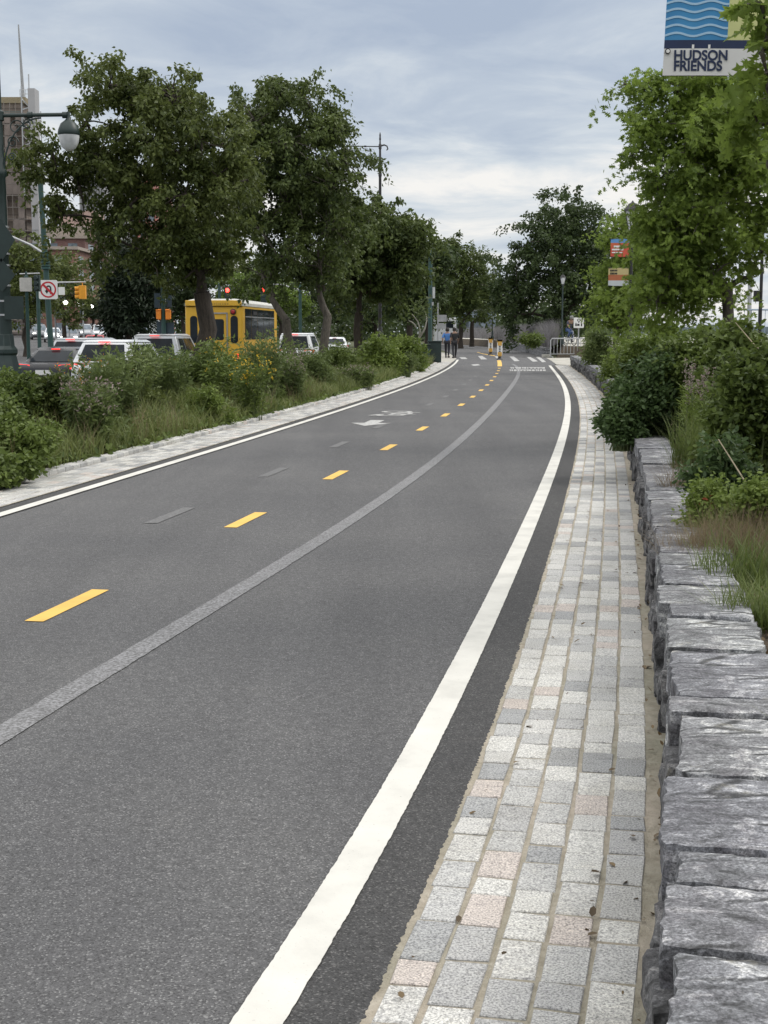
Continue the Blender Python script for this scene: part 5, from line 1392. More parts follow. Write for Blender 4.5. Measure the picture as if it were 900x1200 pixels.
lt1, lx1 = park_lamp('lantern post half hidden in yellow green leaves carrying two banners', 738, 45.0, 235, bank_z(at(738, 395, 45)[0], 45), 1.0, True)
park_lamp('slim park lamp with small lantern left of the yield sign', 658.5, 92.0, 321, .55, .72)
park_lamp('small globe lamp with a rainbow banner far along the path', 577, 140.0, 331, .6, 1.1)
def banner_plain(root, x0, x1, z0, z1, bands, y=0.0, name='banner'):
    """cloth banner of horizontal colour bands with a little billow, hung between two rods"""
    b = None
    for i, (za, zb, col) in enumerate(bands):
        m = MB(); n = 6
        for f in (0, 1):
            pass
        vs = []
        for k in range(n + 1):
            x = x0 + (x1 - x0) * k / n; w = .02 * math.sin(k / n * PI)
            for z in (z0 + (z1 - z0) * za, z0 + (z1 - z0) * zb): vs.append((x, y - w, z))
        for k in range(n + 1):
            x = x0 + (x1 - x0) * k / n; w = .02 * math.sin(k / n * PI)
            for z in (z0 + (z1 - z0) * za, z0 + (z1 - z0) * zb): vs.append((x, y - w + .006, z))
        o = 2 * (n + 1)
        fs = [(2 * k, 2 * k + 2, 2 * k + 3, 2 * k + 1) for k in range(n)] + [(o + 2 * k, o + 2 * k + 1, o + 2 * k + 3, o + 2 * k + 2) for k in range(n)]
        fs += [(0, 1, o + 1, o), (2 * n, o + 2 * n, o + 2 * n + 1, 2 * n + 1)]
        m.add(vs, fs); ob = m.build(name if i == 0 else 'colour_band', paint('banner_cloth', col, .7, .05), root if b is None else b)
        if b is None: b = ob
    return b
Y = 45.0; b0 = bank_z(lx1, 45)
def zz45(py): return at(0, py, 45.0)[2] - b0
def xx45(px): return at(px, 395, 45.0)[0] - lx1
bn = banner_plain(lt1, xx45(713.5), xx45(735), zz45(301), zz45(280), [(.78, 1, (.12, .3, .6)), (.52, .78, (.55, .13, .06)), (0, .52, (.6, .1, .06))])
m = MB(); m.box((xx45(720.5), -.03, zz45(289)), (.2, .008, .06)); m.box((xx45(721.5), -.034, zz45(292.5)), (.36, .008, .05)); m.box((xx45(721), -.034, zz45(296)), (.34, .008, .035)); m.build('white_lettering', M['white'], bn)
bn2 = banner_plain(lt1, xx45(711.5), xx45(735), zz45(335), zz45(314), [(.62, 1, (.5, .42, .2)), (.3, .62, (.42, .14, .06)), (0, .3, (.5, .54, .56))])
for r_, (za, n_) in enumerate(((317, 5), (320.5, 5))):
    m = MB()
    for k in range(n_): m.box((xx45(714.2 + k * 1.7), -.02, zz45(za)), (.035, .008, .055))
    m.build('lettering_row', M['black'], bn2)
for py in (280, 301, 314, 335):
    rod = MB(); rod.tube([(xx45(711.5), 0, zz45(py)), (0, 0, zz45(py))], .014, 6); rod.build('banner_rod', M['black'], lt1)
ln3 = [o for o in C.objects if o.get('label', '').startswith('small globe lamp')][0]
Y = 140.0; lx3 = ln3.location.x
def x3(px): return at(px, 395, Y)[0] - lx3
def z3(py): return at(0, py, Y)[2] - .6
bb = None
for k, col in enumerate([(.6, .04, .05), (.65, .22, .03), (.65, .5, .05), (.1, .35, .1), (.06, .15, .5), (.25, .06, .35)]):
    m = MB(); w = (x3(576) - x3(566.5)) / 6; m.box((x3(566.5) + w * (k + .5), 0, (z3(347.5) + z3(359)) / 2), (w, .02, z3(347.5) - z3(359))); o = m.build('rainbow_banner' if bb is None else 'colour_band', paint('banner_cloth', col, .7, .05), ln3 if bb is None else bb); bb = bb or o
m = MB(); m.box(((x3(568) + x3(573)) / 2, 0, z3(363)), (x3(573) - x3(568), .02, .35)); m.build('small_plate', M['white'], ln3)
for py in (347.5, 359):
    m = MB(); m.tube([(x3(566.5), 0, z3(py)), (0, 0, z3(py))], .03, 5); m.build('banner_rod', M['black'], ln3)

# ---- the blue banner with wave stripes
YB = 11.0
xpole = at(935, 100, YB)[0]; zb0 = bank_z(xpole, YB)
bp = thing('banner_post', 'post at the right edge with a large blue wave banner reading HUDSON FRIENDS', 'banner', (xpole, YB, zb0))
def bx(px, py=60): return at(px, py, YB)[0] - xpole
def bzz(py): return at(450, py, YB)[2] - zb0
m = MB(); m.lathe([(.13, 0), (.13, .3), (.09, .4), (.07, .9), (.05, 1.0), (.045, bzz(-190)), (.08, bzz(-192)), (.2, bzz(-250)), (.02, bzz(-275))], seg=12); m.build('pole', M['black'], bp, smooth=True, angle=40)
sl = (776.5 - 781.5) / 88.0    # the cloth hangs a little askew
def cx(px, py): return at(px + sl * (py - 0), py, YB)[0] - xpole
def cloth_strip(name, pxs, top, bot, mat, parent, y=0.0, thick=.006):
    n = len(pxs); m = MB(); vs = []
    for yy_ in (y, y + thick):
        for i, px in enumerate(pxs):
            w = .006 * math.sin((px - 781) / 126 * PI * 1.6)
            t_, b_ = (top(px), bot(px)) if callable(top) else (top, bot)
            vs += [(cx(px, t_), yy_ - w, bzz(t_)), (cx(px, b_), yy_ - w, bzz(b_))]
    o = 2 * n; fs = []
    for i in range(n - 1):
        a = 2 * i; fs += [(a, a + 1, a + 3, a + 2), (o + a, o + a + 2, o + a + 3, o + a + 1), (a, a + 2, o + a + 2, o + a), (a + 1, o + a + 1, o + a + 3, a + 3)]
    fs += [(0, o, o + 1, 1), (2 * n - 2, 2 * n - 1, o + 2 * n - 1, o + 2 * n - 2)]
    m.add(vs, fs); return m.build(name, mat, parent, smooth=True, angle=30)
X0, XM, X1 = 781.5, 855.0, 907.0
full = list(np.linspace(X0, X1, 22)); left_ = list(np.linspace(X0, XM, 40)); right_ = list(np.linspace(XM, X1, 10))
mw_, ntm, Nm, Lm, pm = nodes_of('blue_wave_cloth')
fz = noise_node(ntm, objvec(ntm), 3.0, 2)
Lm.new(ramp_node(ntm, fz, [(.3, (.03, .19, .42)), (.7, (.045, .25, .5))]), pm.inputs['Base Color']); pm.inputs['Roughness'].default_value = .6
cloth = cloth_strip('banner', left_, -150, 47, mw_, bp)
pale = paint('pale_wave', (.36, .55, .72), .6, .04)
wv = lambda px: 2.0 * math.sin((px - 785) / 39.0 * 2 * PI)
for k in range(-16, 5):
    y0_ = 3 + k * 9.4
    cloth_strip('wave_stripe', left_, lambda px, y0_=y0_: y0_ - wv(px) - 1.3, lambda px, y0_=y0_: y0_ - wv(px) + 1.3, pale, cloth, -.004)
cloth_strip('yellow_panel', right_, -150, 47, paint('pale_yellow_cloth', (.56, .58, .26), .6, .04), bp)
navy = paint('navy_cloth', (.012, .025, .075), .6)
cloth_strip('navy_band', full, 47, 57, navy, bp)
cloth_strip('white_band', full, 57, 88.5, paint('white_cloth', (.66, .66, .65), .6, .04), bp)
for px in (815, 834):
    cloth_strip('white_tab', list(np.linspace(px - 1.3, px + 1.3, 2)), 52.5, 57.3, M['white'], bp, -.004)
def text_obj(name, s, px, py, hpx, mat, parent, Y=YB, dy=-.009, xscale=1.0):
    cu = bpy.data.curves.new(name, 'FONT'); cu.body = s; cu.size = hpx / .70 / ppm(Y); cu.extrude = .001; cu.offset = .0036 * cu.size / .12; cu.align_x = 'LEFT'
    cu.materials.append(mat); o = bpy.data.objects.new(name, cu); link(o, parent)
    bpy.context.view_layer.update()
    me = bpy.data.meshes.new_from_object(o.evaluated_get(bpy.context.evaluated_depsgraph_get()))
    bpy.data.objects.remove(o); o = bpy.data.objects.new(name, me); link(o, parent)
    if not me.materials: me.materials.append(mat)
    o.location = (cx(px, py), dy, bzz(py)); o.rotation_euler = (PI / 2, 0, 0); o.scale = (xscale, 1, 1); return o
text_obj('lettering', 'HUDSON', 793.0, 70.5, 10.8, navy, bp, xscale=.95)
text_obj('lettering', 'FRIENDS', 793.4, 82.8, 10.8, navy, bp, xscale=.95)
m = MB(); m.tube([(cx(785.5, 60), -.012, bzz(60.5)), (cx(785.5, 60), -.018, bzz(60.5))], .021, 16); ey = m.build('eyelet', M['black'], bp)
m = MB(); m.tube([(cx(785.5, 60), -.016, bzz(60.5)), (cx(785.5, 60), -.022, bzz(60.5))], .014, 16); m.build('eyelet_hole', M['white'], ey)
for py in (-150, 87.5):
    m = MB(); m.tube([(cx(X0, py), .012, bzz(py)), (0.02, .012, bzz(py))], .010, 8); m.build('banner_rod', M['black'], bp)
# ------------------------------------------------------------------ vehicles (local: y forward, rear bumper at y = 0)
def loft(mb, rings, cap=True):
    n = len(rings[0]); vs = [p for r in rings for p in r]; fs = []
    for i in range(len(rings) - 1):
        for k in range(n):
            l = (k + 1) % n; fs.append((i * n + k, i * n + l, (i + 1) * n + l, (i + 1) * n + k))
    if cap: fs.append(tuple(range(n))); fs.append(tuple((len(rings) - 1) * n + k for k in range(n))[::-1])
    mb.add(vs, fs)
def patch(mb, a, b, c, d, off, th=.012):
    """thin pane over the quad a b c d, standing off along its normal"""
    a, b, c, d = map(Vector, (a, b, c, d)); n = (b - a).cross(d - a).normalized()
    q = [p + n * off for p in (a, b, c, d)]; r = [p - n * th for p in q]
    mb.add(r + q, [(3, 2, 1, 0), (4, 5, 6, 7), (0, 1, 5, 4), (1, 2, 6, 5), (2, 3, 7, 6), (3, 0, 4, 7)])
def lerp3(a, b, t): return Vector(a).lerp(Vector(b), t)
def inset(a, b, c, d, u0, u1, v0, v1):
    def P(u, v): return lerp3(lerp3(a, b, u), lerp3(d, c, u), v)
    return P(u0, v0), P(u1, v0), P(u1, v1), P(u0, v1)
CARS = {  # length, width, belt height, roof height, hood height, cabin: rear bottom, rear top, front top, front bottom
    'suv': (4.65, 1.88, 1.08, 1.70, 1.02, .06, .5, 2.75, 3.55),
    'sedan': (4.75, 1.84, 1.0, 1.45, .93, .55, 1.25, 2.75, 3.6),
    'van': (5.1, 1.98, 1.05, 1.85, 1.1, .05, .28, 3.2, 4.15),
}
def car(name, label, kind, loc, rz, body, group, lights='rear', brake=True, plate=True):
    L, W, zb, zr, zh, c0, c1, c2, c3 = CARS[kind]; hw = W / 2
    t = thing(name, label, 'car', loc, rz, group)
    m = MB(); rings = []
    st = [(0.0, .55, .78, zb * .86), (.06, .36, .93, zb * .95), (.35, .26, .985, zb), (1.2, .24, 1.0, zb), (c3 - .2, .24, 1.0, zb * 1.0), (c3 + .1, .25, .99, zh), (L - .5, .28, .95, zh * .9), (L - .12, .34, .86, zh * .76), (L, .45, .74, zh * .62)]
    for y, z0, k, z1 in st:
        w = hw * k; r = min(.14, (z1 - z0) * .3)
        rings.append([(-w + .05, y, z0), (w - .05, y, z0), (w, y, z0 + r), (w * 1.0, y, (z0 + z1) * .5), (w * .985, y, z1 - r * .6), (w * .93, y, z1), (-w * .93, y, z1), (-w * .985, y, z1 - r * .6), (-w, y, (z0 + z1) * .5), (-w, y, z0 + r)])
    loft(m, rings)
    # cabin
    bw, tw = hw * .93, hw * .72
    A = [(-bw, c0, zb - .02), (bw, c0, zb - .02), (bw, c3, zh - .0), (-bw, c3, zh - .0)]; T = [(-tw, c1, zr - .03), (tw, c1, zr - .03), (tw, c2, zr - .05), (-tw, c2, zr - .05)]
    cs = [A, [tuple(lerp3(a, b, .5) + Vector((0, 0, .0))) for a, b in zip(A, T)], T]
    m2 = MB(); loft(m2, cs, cap=True)
    rt = [(x * .86, y + (.12 if i < 2 else -.15), zr + .02) for i, (x, y, z) in enumerate(T)]
    m2.add(T + rt, [(0, 1, 5, 4), (1, 2, 6, 5), (2, 3, 7, 6), (3, 0, 4, 7), (4, 5, 6, 7)])
    o = m.build('body', body, t, smooth=True, angle=50, fixn=True)
    m2.build('roof', body, t, smooth=True, angle=35, bevel=.07, fixn=True)
    g = MB(); patch(g, *inset(A[0], A[1], T[1], T[0], .1, .9, .12, .86), .014); g.build('rear_window', M['glass'], t)
    g = MB(); patch(g, *inset(A[2], A[3], T[3], T[2], .06, .94, .06, .92), .014); g.build('windscreen', M['glass_sky'], t)
    for a, b, c, d in ((A[1], A[2], T[2], T[1]), (A[3], A[0], T[0], T[3])):
        u = ((.12, .36), (.4, .62), (.65, .86)) if kind != 'sedan' else ((.14, .46), (.5, .82))
        for u0, u1 in u:
            g = MB(); q = inset(a, b, c, d, u0, u1, .14, .86); patch(g, *q, .014); g.build('side_window', M['glass'], t)
    # lamps
    for s in (-1, 1):
        m = MB(); vs_ = [(s * hw * .46, .03, zb * .86), (s * hw * .985, .1, zb * .84), (s * hw * .985, .13, zb * .98), (s * hw * .50, .04, zb * .95)]
        vs2 = [(x * .98, y + .1, z) for x, y, z in vs_]; m.add(vs_ + vs2, [(0, 1, 2, 3), (7, 6, 5, 4), (0, 4, 5, 1), (1, 5, 6, 2), (2, 6, 7, 3), (3, 7, 4, 0)])
        m.build('tail_light', M['lamp_red'] if brake else M['lens_red'], t, fixn=True)
        m = MB(); m.box((s * hw * .66, L - .1, zh * .68), (.34, .16, .13)); m.build('headlight', M['lamp_white'] if lights == 'front' else M['glass_sky'], t, bevel=.03)
        m = MB(); m.box((s * (hw + .06), c3 - .35, zh + .1), (.16, .1, .13)); m.build('wing_mirror', body, t, bevel=.03)
        for y in (.85, L - .9):
            w = MB(); w.lathe([(.2, -.1), (.31, -.1), (.34, -.06), (.34, .06), (.31, .1), (.2, .1)], seg=18); w.v = [(s * (hw - .1) + c, y + a, .34 + b) for a, b, c in w.v]
            wo_ = w.build('wheel', M['rubber'], t, smooth=True)
            r = MB(); r.lathe([(.2, .05), (.19, .105), (.05, .11)], seg=14); r.v = [(s * (hw - .1 + c), y + a, .34 + b) for a, b, c in r.v]; r.build('rim', M['galv'], wo_, fixn=True)
    m = MB(); m.box((0, c1 - .1, zr - .035), (.32 if kind != 'sedan' else .26, .1, .035)); m.build('brake_light', M['lamp_red'] if brake else M['lens_red'], t, bevel=.01)
    m = MB(); m.box((0, -.02, zb * .72), (.5, .03, .15)); m.build('licence_plate', M['white'], t)
    m = MB(); m.box((0, -.01, .42), (W * .8, .08, .14)); m.build('bumper', M['black'], t, bevel=.02)
    return t
def on_street(px, Y, roof_h=0): return (float(at(px, 400, Y)[0]), Y, float(SZ(Y)))
NEAR = 'cars waiting at the light'
hd_ = lambda Y: -math.atan(float(SX(Y + 1) - SX(Y - 1)) / 2)
car('hatchback', 'white hatchback with lit tail lamps, centre of the queue and nearest the cyclists', 'suv', on_street(117, 39.6), hd_(40), M['car_white'], NEAR)
car('sedan', 'dark sedan with lit red tail lamps beside the ornate lamp base', 'sedan', on_street(50, 43.0), hd_(44), M['car_dark'], NEAR)
car('hatchback', 'silver estate ahead of the white hatchback, its side windows showing', 'suv', on_street(76, 51.5), hd_(52) - .18, M['car_silver'], NEAR)
car('van', 'silver grey van right ahead of the white hatchback, left of the bus', 'van', on_street(180, 49.0), hd_(49) + .06, M['car_silver'], NEAR)
car('van', 'white van with red brake lamp seen right of the bus behind the forked trunk', 'van', on_street(345, 71.0), hd_(71), M['car_white'], NEAR)
car('sedan', 'pale car far ahead in the lane, a light patch right of the forked trunk', 'sedan', on_street(392, 92.0), hd_(92), M['car_white'], NEAR, brake=False)
FARC = 'distant cars coming down the avenue'
for px, Y, kind, col, lab, on in [
    (62, 150, 'sedan', 'car_white', 'distant white car with bright headlights just right of the no U-turn post', 1),
    (82, 140, 'suv', 'car_grey', 'distant dark grey car with headlights among the oncoming traffic', 1),
    (97, 178, 'suv', 'car_silver', 'distant silver car second behind the dark grey oncoming one', 1),
    (116, 160, 'suv', 'car_white', 'distant white car in the middle of the oncoming traffic', 0),
    (133, 158, 'van', 'car_white', 'distant white van with a roof marker in the oncoming traffic', 0),
    (150, 170, 'sedan', 'car_silver', 'distant silver car between two white vans', 0),
    (165, 150, 'van', 'car_white', 'distant white van nearest the dark evergreen', 0),
    (45, 165, 'suv', 'car_grey', 'distant grey car left of the no U-turn post', 1),
    (74, 200, 'van', 'car_white', 'distant white van topmost of the oncoming traffic', 1)]:
    car('distant_car', lab, kind, on_street(px, Y), PI + hd_(Y), M[col], FARC, lights='front' if on else 'none', brake=False)
car('distant_car', 'distant red car driving away between the queue and the oncoming traffic', 'sedan', on_street(109, 104), hd_(104), M['car_red'], 'cars driving away', brake=True)

# ---- yellow shuttle bus
YB_ = 57.5
bw = 1.19
bus = thing('shuttle_bus', 'yellow shuttle bus with dark side windows and pale roof seen from behind', 'bus', (float(at(251, 395, YB_)[0]), YB_, float(SZ(YB_))), -math.radians(5.0))
BL, BT = 9.0, 3.27
m = MB(); rings = []
for y, ins, dz in ((0, .05, .04), (.08, 0, 0), (BL - .6, 0, 0), (BL, .12, .25)):
    w = bw - ins; zt_ = 2.97 - dz
    rings.append([(-w, y, .42), (w, y, .42), (w, y, 1.2), (w, y, zt_), (-w, y, zt_), (-w, y, 1.2)])
loft(m, rings); m.build('body', M['bus_yellow'], bus, bevel=.03, fixn=True)
m = MB(); rings = []
for y, ins, top in ((-.05, .03, BT - .06), (.25, .0, BT), (BL - 1.2, .0, BT - .02), (BL - .1, .15, BT - .3)):
    w = bw + .02 - ins
    rings.append([(-w, y, 2.975), (w, y, 2.975), (w * .995, y, 3.1), (w * .9, y, top - .05), (w * .7, y, top), (-w * .7, y, top), (-w * .9, y, top - .05), (-w * .995, y, 3.1)])
loft(m, rings); m.build('roof', paint('pale_roof', (.5, .5, .46), .5, .1, 2), bus, smooth=True, angle=40, fixn=True)
m = MB(); m.box((0, -.07, 3.09), (2.3, .06, .22)); m.build('rear_roof_cap', M['bus_yellow'], bus, bevel=.02)
dim = paint('dim_yellow_letters', (.4, .24, .03), .5)
m = MB(); rq = random.Random(4); x = -.2
while x < .62:
    w = rq.uniform(.04, .07); m.box((x, -.104, 3.06), (w, .006, .08)); x += w + .035
m.build('faint_lettering', dim, bus)
for s in (-1, 1):
    m = MB(); m.prism(rrect(.3, 1.1, .13), (s * .83, -.012, 2.03), (1, 0, 0), (0, 0, 1), (0, 1, 0), .03); m.build('rear_window', M['glass'], bus)
m = MB(); m.prism(rrect(.98, 2.0, .1), (-.0, -.02, 1.55), (1, 0, 0), (0, 0, 1), (0, 1, 0), .03); dr = m.build('rear_door', M['bus_yellow'], bus)
m = MB(); m.prism(rrect(.82, .84, .09), (0, -.034, 2.03), (1, 0, 0), (0, 0, 1), (0, 1, 0), .015); m.build('door_window', M['glass'], dr)
m = MB()
for s in (-1, 1): m.box((s * .545, -.03, 1.65), (.05, .03, 2.1))
m.box((0, -.03, 2.69), (1.14, .03, .05)); m.build('door_frame', M['grey'], bus)
for px_, mt in ((-.46, 'lamp_amber'), (.80, 'lens_red')):
    m = MB(); m.lathe([(.12, 0), (.12, .05), (.09, .065)], seg=16); m.v = [(px_ + a, -.02 - c, 2.74 + b) for a, b, c in m.v]; lo_ = m.build('warning_light_ring', M['black'], bus, fixn=True)
    m = MB(); m.lathe([(.088, 0), (.05, .03)], seg=14); m.v = [(px_ + a, -.086 - c, 2.74 + b) for a, b, c in m.v]; m.build('warning_light', M[mt], lo_, fixn=True)
for s in (-1, 1):
    for z, mt in ((.95, 'lamp_red'), (.78, 'lens_red')):
        m = MB(); m.lathe([(.1, 0), (.08, .04)], seg=14); m.v = [(s * .98 + a, -.03 - c, z + b) for a, b, c in m.v]; m.build('tail_light', M[mt], bus, fixn=True)
m = MB(); m.box((0, -.08, .5), (2.4, .16, .24)); m.build('bumper', M['black'], bus, bevel=.03)
for s in (-1, 1):
    for i in range(5):
        y0_, y1_ = .45 + i * 1.45, .45 + i * 1.45 + 1.36
        m = MB(); m.box((s * (bw + .004), (y0_ + y1_) / 2, 2.25), (.02, y1_ - y0_, 1.25)); wo_ = m.build('side_window', M['glass'], bus)
        m = MB(); m.box((s * (bw + .016), (y0_ + y1_) / 2, 2.55), (.012, y1_ - y0_, .035)); m.build('window_bar', M['grey'], wo_)
    for y in (1.9, 7.4):
        w = MB(); w.lathe([(.26, -.14), (.4, -.14), (.43, -.1), (.43, .1), (.4, .14), (.26, .14)], seg=20); w.v = [(s * (bw - .13) + c, y + a, .43 + b) for a, b, c in w.v]; w.build('wheel', M['rubber'], bus, smooth=True)
m = MB(); m.box((bw + .03, 2.6, 2.72), (.02, .9, .14)); m.build('side_sign', M['black'], bus)

# ------------------------------------------------------------------ buildings
def window_grid(wall, origin, ex, nrm, cols, rows, w, h, dx, dz, mat, frame=None):
    """one window at a time: each is a recessed dark pane with a sill"""
    o, ex, nrm = Vector(origin), Vector(ex), Vector(nrm)
    for r in range(rows):
        for c in range(cols):
            p = o + ex * (c * dx) + Vector((0, 0, r * dz)) + nrm * .03
            m = MB(); m.prism(rrect(w, h, .02, 1), p, ex, (0, 0, 1), -nrm, .12); g = m.build('window', mat, wall)
            if frame:
                m = MB(); q = p - Vector((0, 0, h / 2 + .12)); m.prism(rrect(w + .3, .2, .02, 1), q + nrm * .12, ex, (0, 0, 1), -nrm, .2); m.build('sill', frame, g)
def block(name, label, x0, x1, y0, y1, z0, z1, mat, cat='building'):
    t = thing(name, label, cat, ((x0 + x1) / 2, y0, z0)); t['_'] = 0; del t['_']
    m = MB(); m.box((0, (y1 - y0) / 2, (z1 - z0) / 2), (x1 - x0, y1 - y0, z1 - z0)); m.build('wall', mat, t)
    return t, x1 - x0, y1 - y0, z1 - z0
D = 250.0
def X(px, Y=D): return float(at(px, 300, Y)[0])
def Z(py, Y=D): return float(at(450, py, Y)[2])
brown_net = mat_masonry('netted_brick', (.20, .165, .14), (.12, .1, .085), 3.0, 1.2, .12)
gz = float(SZ(D)) + .1
# tower wrapped in scaffold netting
t, w, d, h = block('scaffolded_tower', 'tall brown tower wrapped in scaffold netting with a mast on its roof', X(-60), X(32.5), D, D + 9, gz, Z(121), brown_net)
net = paint('scaffold_net', (.22, .2, .185), .9, .25, .4)
m = MB(); nlev = int(h / 2.0)
for i in range(nlev + 1): m.box((0, -.9, i * 2.0), (w + .6, .9, .12))
for k in range(15): m.tube([(-w / 2 + w * k / 14, -1.3, 0), (-w / 2 + w * k / 14, -1.3, h)], .06, 4)
for k in range(7): m.tube([(w / 2 + .9, 9 * k / 6, 0), (w / 2 + .9, 9 * k / 6, h)], .06, 4)
for i in range(nlev + 1): m.box((w / 2 + .5, 4.5, i * 2.0), (.9, 9, .12))
m.build('scaffold', net, t)
rn = random.Random(12); m = MB()
for i in range(nlev):
    for k in range(14):
        if rn.random() < .55: m.box((-w / 2 + w * (k + .5) / 14, -1.36, i * 2.0 + 1.0 + rn.uniform(-.1, .1)), (w / 14 * .97, .03, 1.75))
m.build('netting', paint('brown_netting', (.19, .16, .145), .9, .3, .5), t)
m = MB(); m.box((0, 4.5, h + .5), (w + 1.0, 9.6, 1.0)); m.build('parapet', paint('ochre_parapet', (.26, .22, .14), .8), t)
m = MB(); m.box((w * .12, -1.1, h - 2.0), (w * .75, .3, .9)); m.build('green_cornice', paint('green_cornice', (.1, .15, .14), .7), t)
m = MB(); mx = X(23.5) - (X(-60) + X(32.5)) / 2
m.tube([(mx, 6, h), (mx - .5, 6, h + Z(20) - Z(121))], [.35, .12], 8); m.build('mast', M['grey'], t)
m = MB()
for k in range(4): m.tube([(mx + .4 + k * .5, 2, h + 1), (mx + .4 + k * .5, 2, h + 2.6)], .05, 4)
for z in (1.9, 2.6): m.tube([(mx + .3, 2, h + z), (mx + 2.0, 2, h + z)], .05, 4)
m.build('roof_railing', M['galv'], t)
# light hoist tower with bracing
t, w, d, h = block('hoist_tower', 'pale grey hoist tower standing against the right side of the scaffolded tower', X(45), X(53), D - 4, D - 1, gz, Z(108), paint('pale_cladding', (.36, .36, .37), .8, .08, .3))
m = MB()
for i in range(int(h / 3.0)): m.box((0, -.05, i * 3.0), (w, .1, .12))
m.build('floor_band', M['grey'], t)
m = MB()
for i in range(5):
    z = h - 3 - i * 3; m.tube([(-w / 2, 1, z), (-w / 2 - 1.3, 1, z + 1.4)], .12, 5); m.tube([(-w / 2, 1, z), (-w / 2 - 1.3, 1, z - .4)], .12, 5)
m.tube([(-w / 2 - 1.3, 1, h - 18), (-w / 2 - 1.3, 1, h + .5)], .14, 5); m.tube([(-w / 2, 1, h + .0), (-w / 2, 1, h + 2.5)], .12, 5)
m.build('tie_bracing', M['galv'], t)
t, w, d, h = block('concrete_building', 'plain grey concrete block lower behind the leaves right of the scaffolded tower', X(38), X(72), D + 40, D + 70, gz, Z(178, D + 40), paint('grey_concrete', (.32, .32, .33), .85, .08, .2))
m = MB()
for i in range(10): m.box((-w / 2 + w * (i + .5) / 10, -.1, h / 2), (.25, .2, h))
m.build('ribs', M['grey'], t)
# brick buildings stepping away along the avenue
brick = mat_masonry('brown_brick', (.24, .115, .085), (.2, .17, .15), .5, .18, .2)
brick2 = mat_masonry('dark_red_brick', (.17, .085, .075), (.17, .14, .13), .5, .18, .2)
trim = paint('pale_stone_trim', (.34, .29, .25), .8)
def brick_block(label, pxa, pxb, top, Y0, Y1, mat, nrow, ncol, nface):
    z0 = float(SZ(Y0)) + .1
    t, w, d, h = block('brick_building', label, X(pxa, Y0), X(pxb, Y0), Y0, Y1, z0, Z(top, Y0), mat)
    dz = h / (nrow + .4)
    window_grid(t, (w / 2, d / ncol * .5, dz * .75), (0, 1, 0), (1, 0, 0), ncol, nrow, d / ncol * .45, dz * .55, d / ncol, dz, M['glass_sky'], trim)
    window_grid(t, (w / 2 - nface * 3.2 + 1.2, 0, dz * .75), (1, 0, 0), (0, -1, 0), nface, nrow, 1.5, dz * .55, 3.2, dz, M['glass_sky'], trim)
    m = MB(); m.box((0, d / 2, h + .25), (w + .9, d + .9, .4)); m.build('cornice', trim, t)
    for i in (max(1, nrow // 3), max(2, 2 * nrow // 3), nrow - 1):
        m = MB(); m.box((.0, d / 2, dz * (i + .28)), (w + .5, d + .5, .2)); m.build('stone_band', trim, t)
    return t, w, d, h
brick_block('nearest brown brick building with pale stone bands across the avenue', 40, 88, 293, 185, 225, brick, 6, 6, 5)
t, w, d, h = brick_block('taller dark red brick building with a pale roof house behind the banded one', 60, 100, 280, 232, 285, brick2, 8, 6, 4)
m = MB(); m.box((w * .12, 8, h + 2.6), (6, 8, 4.4)); m.build('roof_house', paint('pink_render', (.42, .3, .26), .8), t)
m = MB(); m.box((-w * .15, 6, h + 1.4), (7, 6, 1.8)); m.build('roof_plant', trim, t)
brick_block('farthest narrow brick building at the end of the brick row', 96, 116, 302, 300, 350, brick2, 7, 5, 3)
gl = mat_masonry('glass_curtain_wall', (.4, .48, .52), (.55, .58, .6), 3.0, 3.6, .2)
t, w, d, h = block('glass_tower', 'pale blue glass tower between the brick row and the dark evergreen', X(118, 380), X(142, 380), 380, 410, 0, Z(282, 380), gl)
m = MB()
for i in range(6): m.box((-w / 2 + w * (i + .5) / 6, -.3, h / 2), (.5, .5, h))
m.build('mullion_fins', M['white'], t)
t, w, d, h = block('red_brick_tower', 'tall red brick tower glimpsed between the branches of the broad olive tree', X(100, 420), X(186, 420), 420, 450, 0, Z(207, 420), mat_masonry('rosy_brick', (.42, .16, .13), (.4, .32, .3), 2.4, .9, .15))
window_grid(t, (-w / 2 + 2, 0, h * .45), (1, 0, 0), (0, -1, 0), 8, 5, 1.6, 2.2, (w - 4) / 7, h * .1, M['glass_sky'], trim)
m = MB(); m.box((0, 10, h + .6), (w + 1, 22, 1.4)); m.build('parapet', M['white'], t)
t, w, d, h = block('pale_apartment_tower', 'pale apartment tower low behind the trees right of the dark evergreen', X(160, 400), X(182, 400), 400, 430, 0, Z(285, 400), paint('pale_render', (.5, .52, .52), .8))
window_grid(t, (-w / 2 + 1.2, 0, h * .4), (1, 0, 0), (0, -1, 0), 4, 7, 1.3, 1.6, (w - 2) / 4, h * .08, M['glass_sky'], None)
# street lamps glowing over the avenue, far off
for i, (px, py, Y, lab) in enumerate([(78, 355, 120, 'leftmost of three lit white street lights before the brick row'), (92.5, 357, 135, 'middle of three lit white street lights before the brick row'), (108, 359.5, 150, 'right one of three lit white street lights before the brick row')]):
    x = float(at(px, 395, Y)[0]); z0 = float(SZ(Y)) + .1; z = float(at(px, py, Y)[2]) - z0
    t = thing('street_light', lab, 'street light', (x - .9, Y, z0), 0, 'lit street lights on the avenue')
    m = MB(); m.tube([(0, 0, 0), (0, 0, z + .2), (.5, 0, z + .45), (.9, 0, z + .2)], [.09, .06, .05, .04], 7); m.build('pole', M['grey'], t, smooth=True)
    m = MB(); m.lathe([(.05, .2), (.22, .08), (.24, 0), (.12, -.12)], (.9, 0, z), 12); m.build('lamp', M['lamp_white'], t, smooth=True)

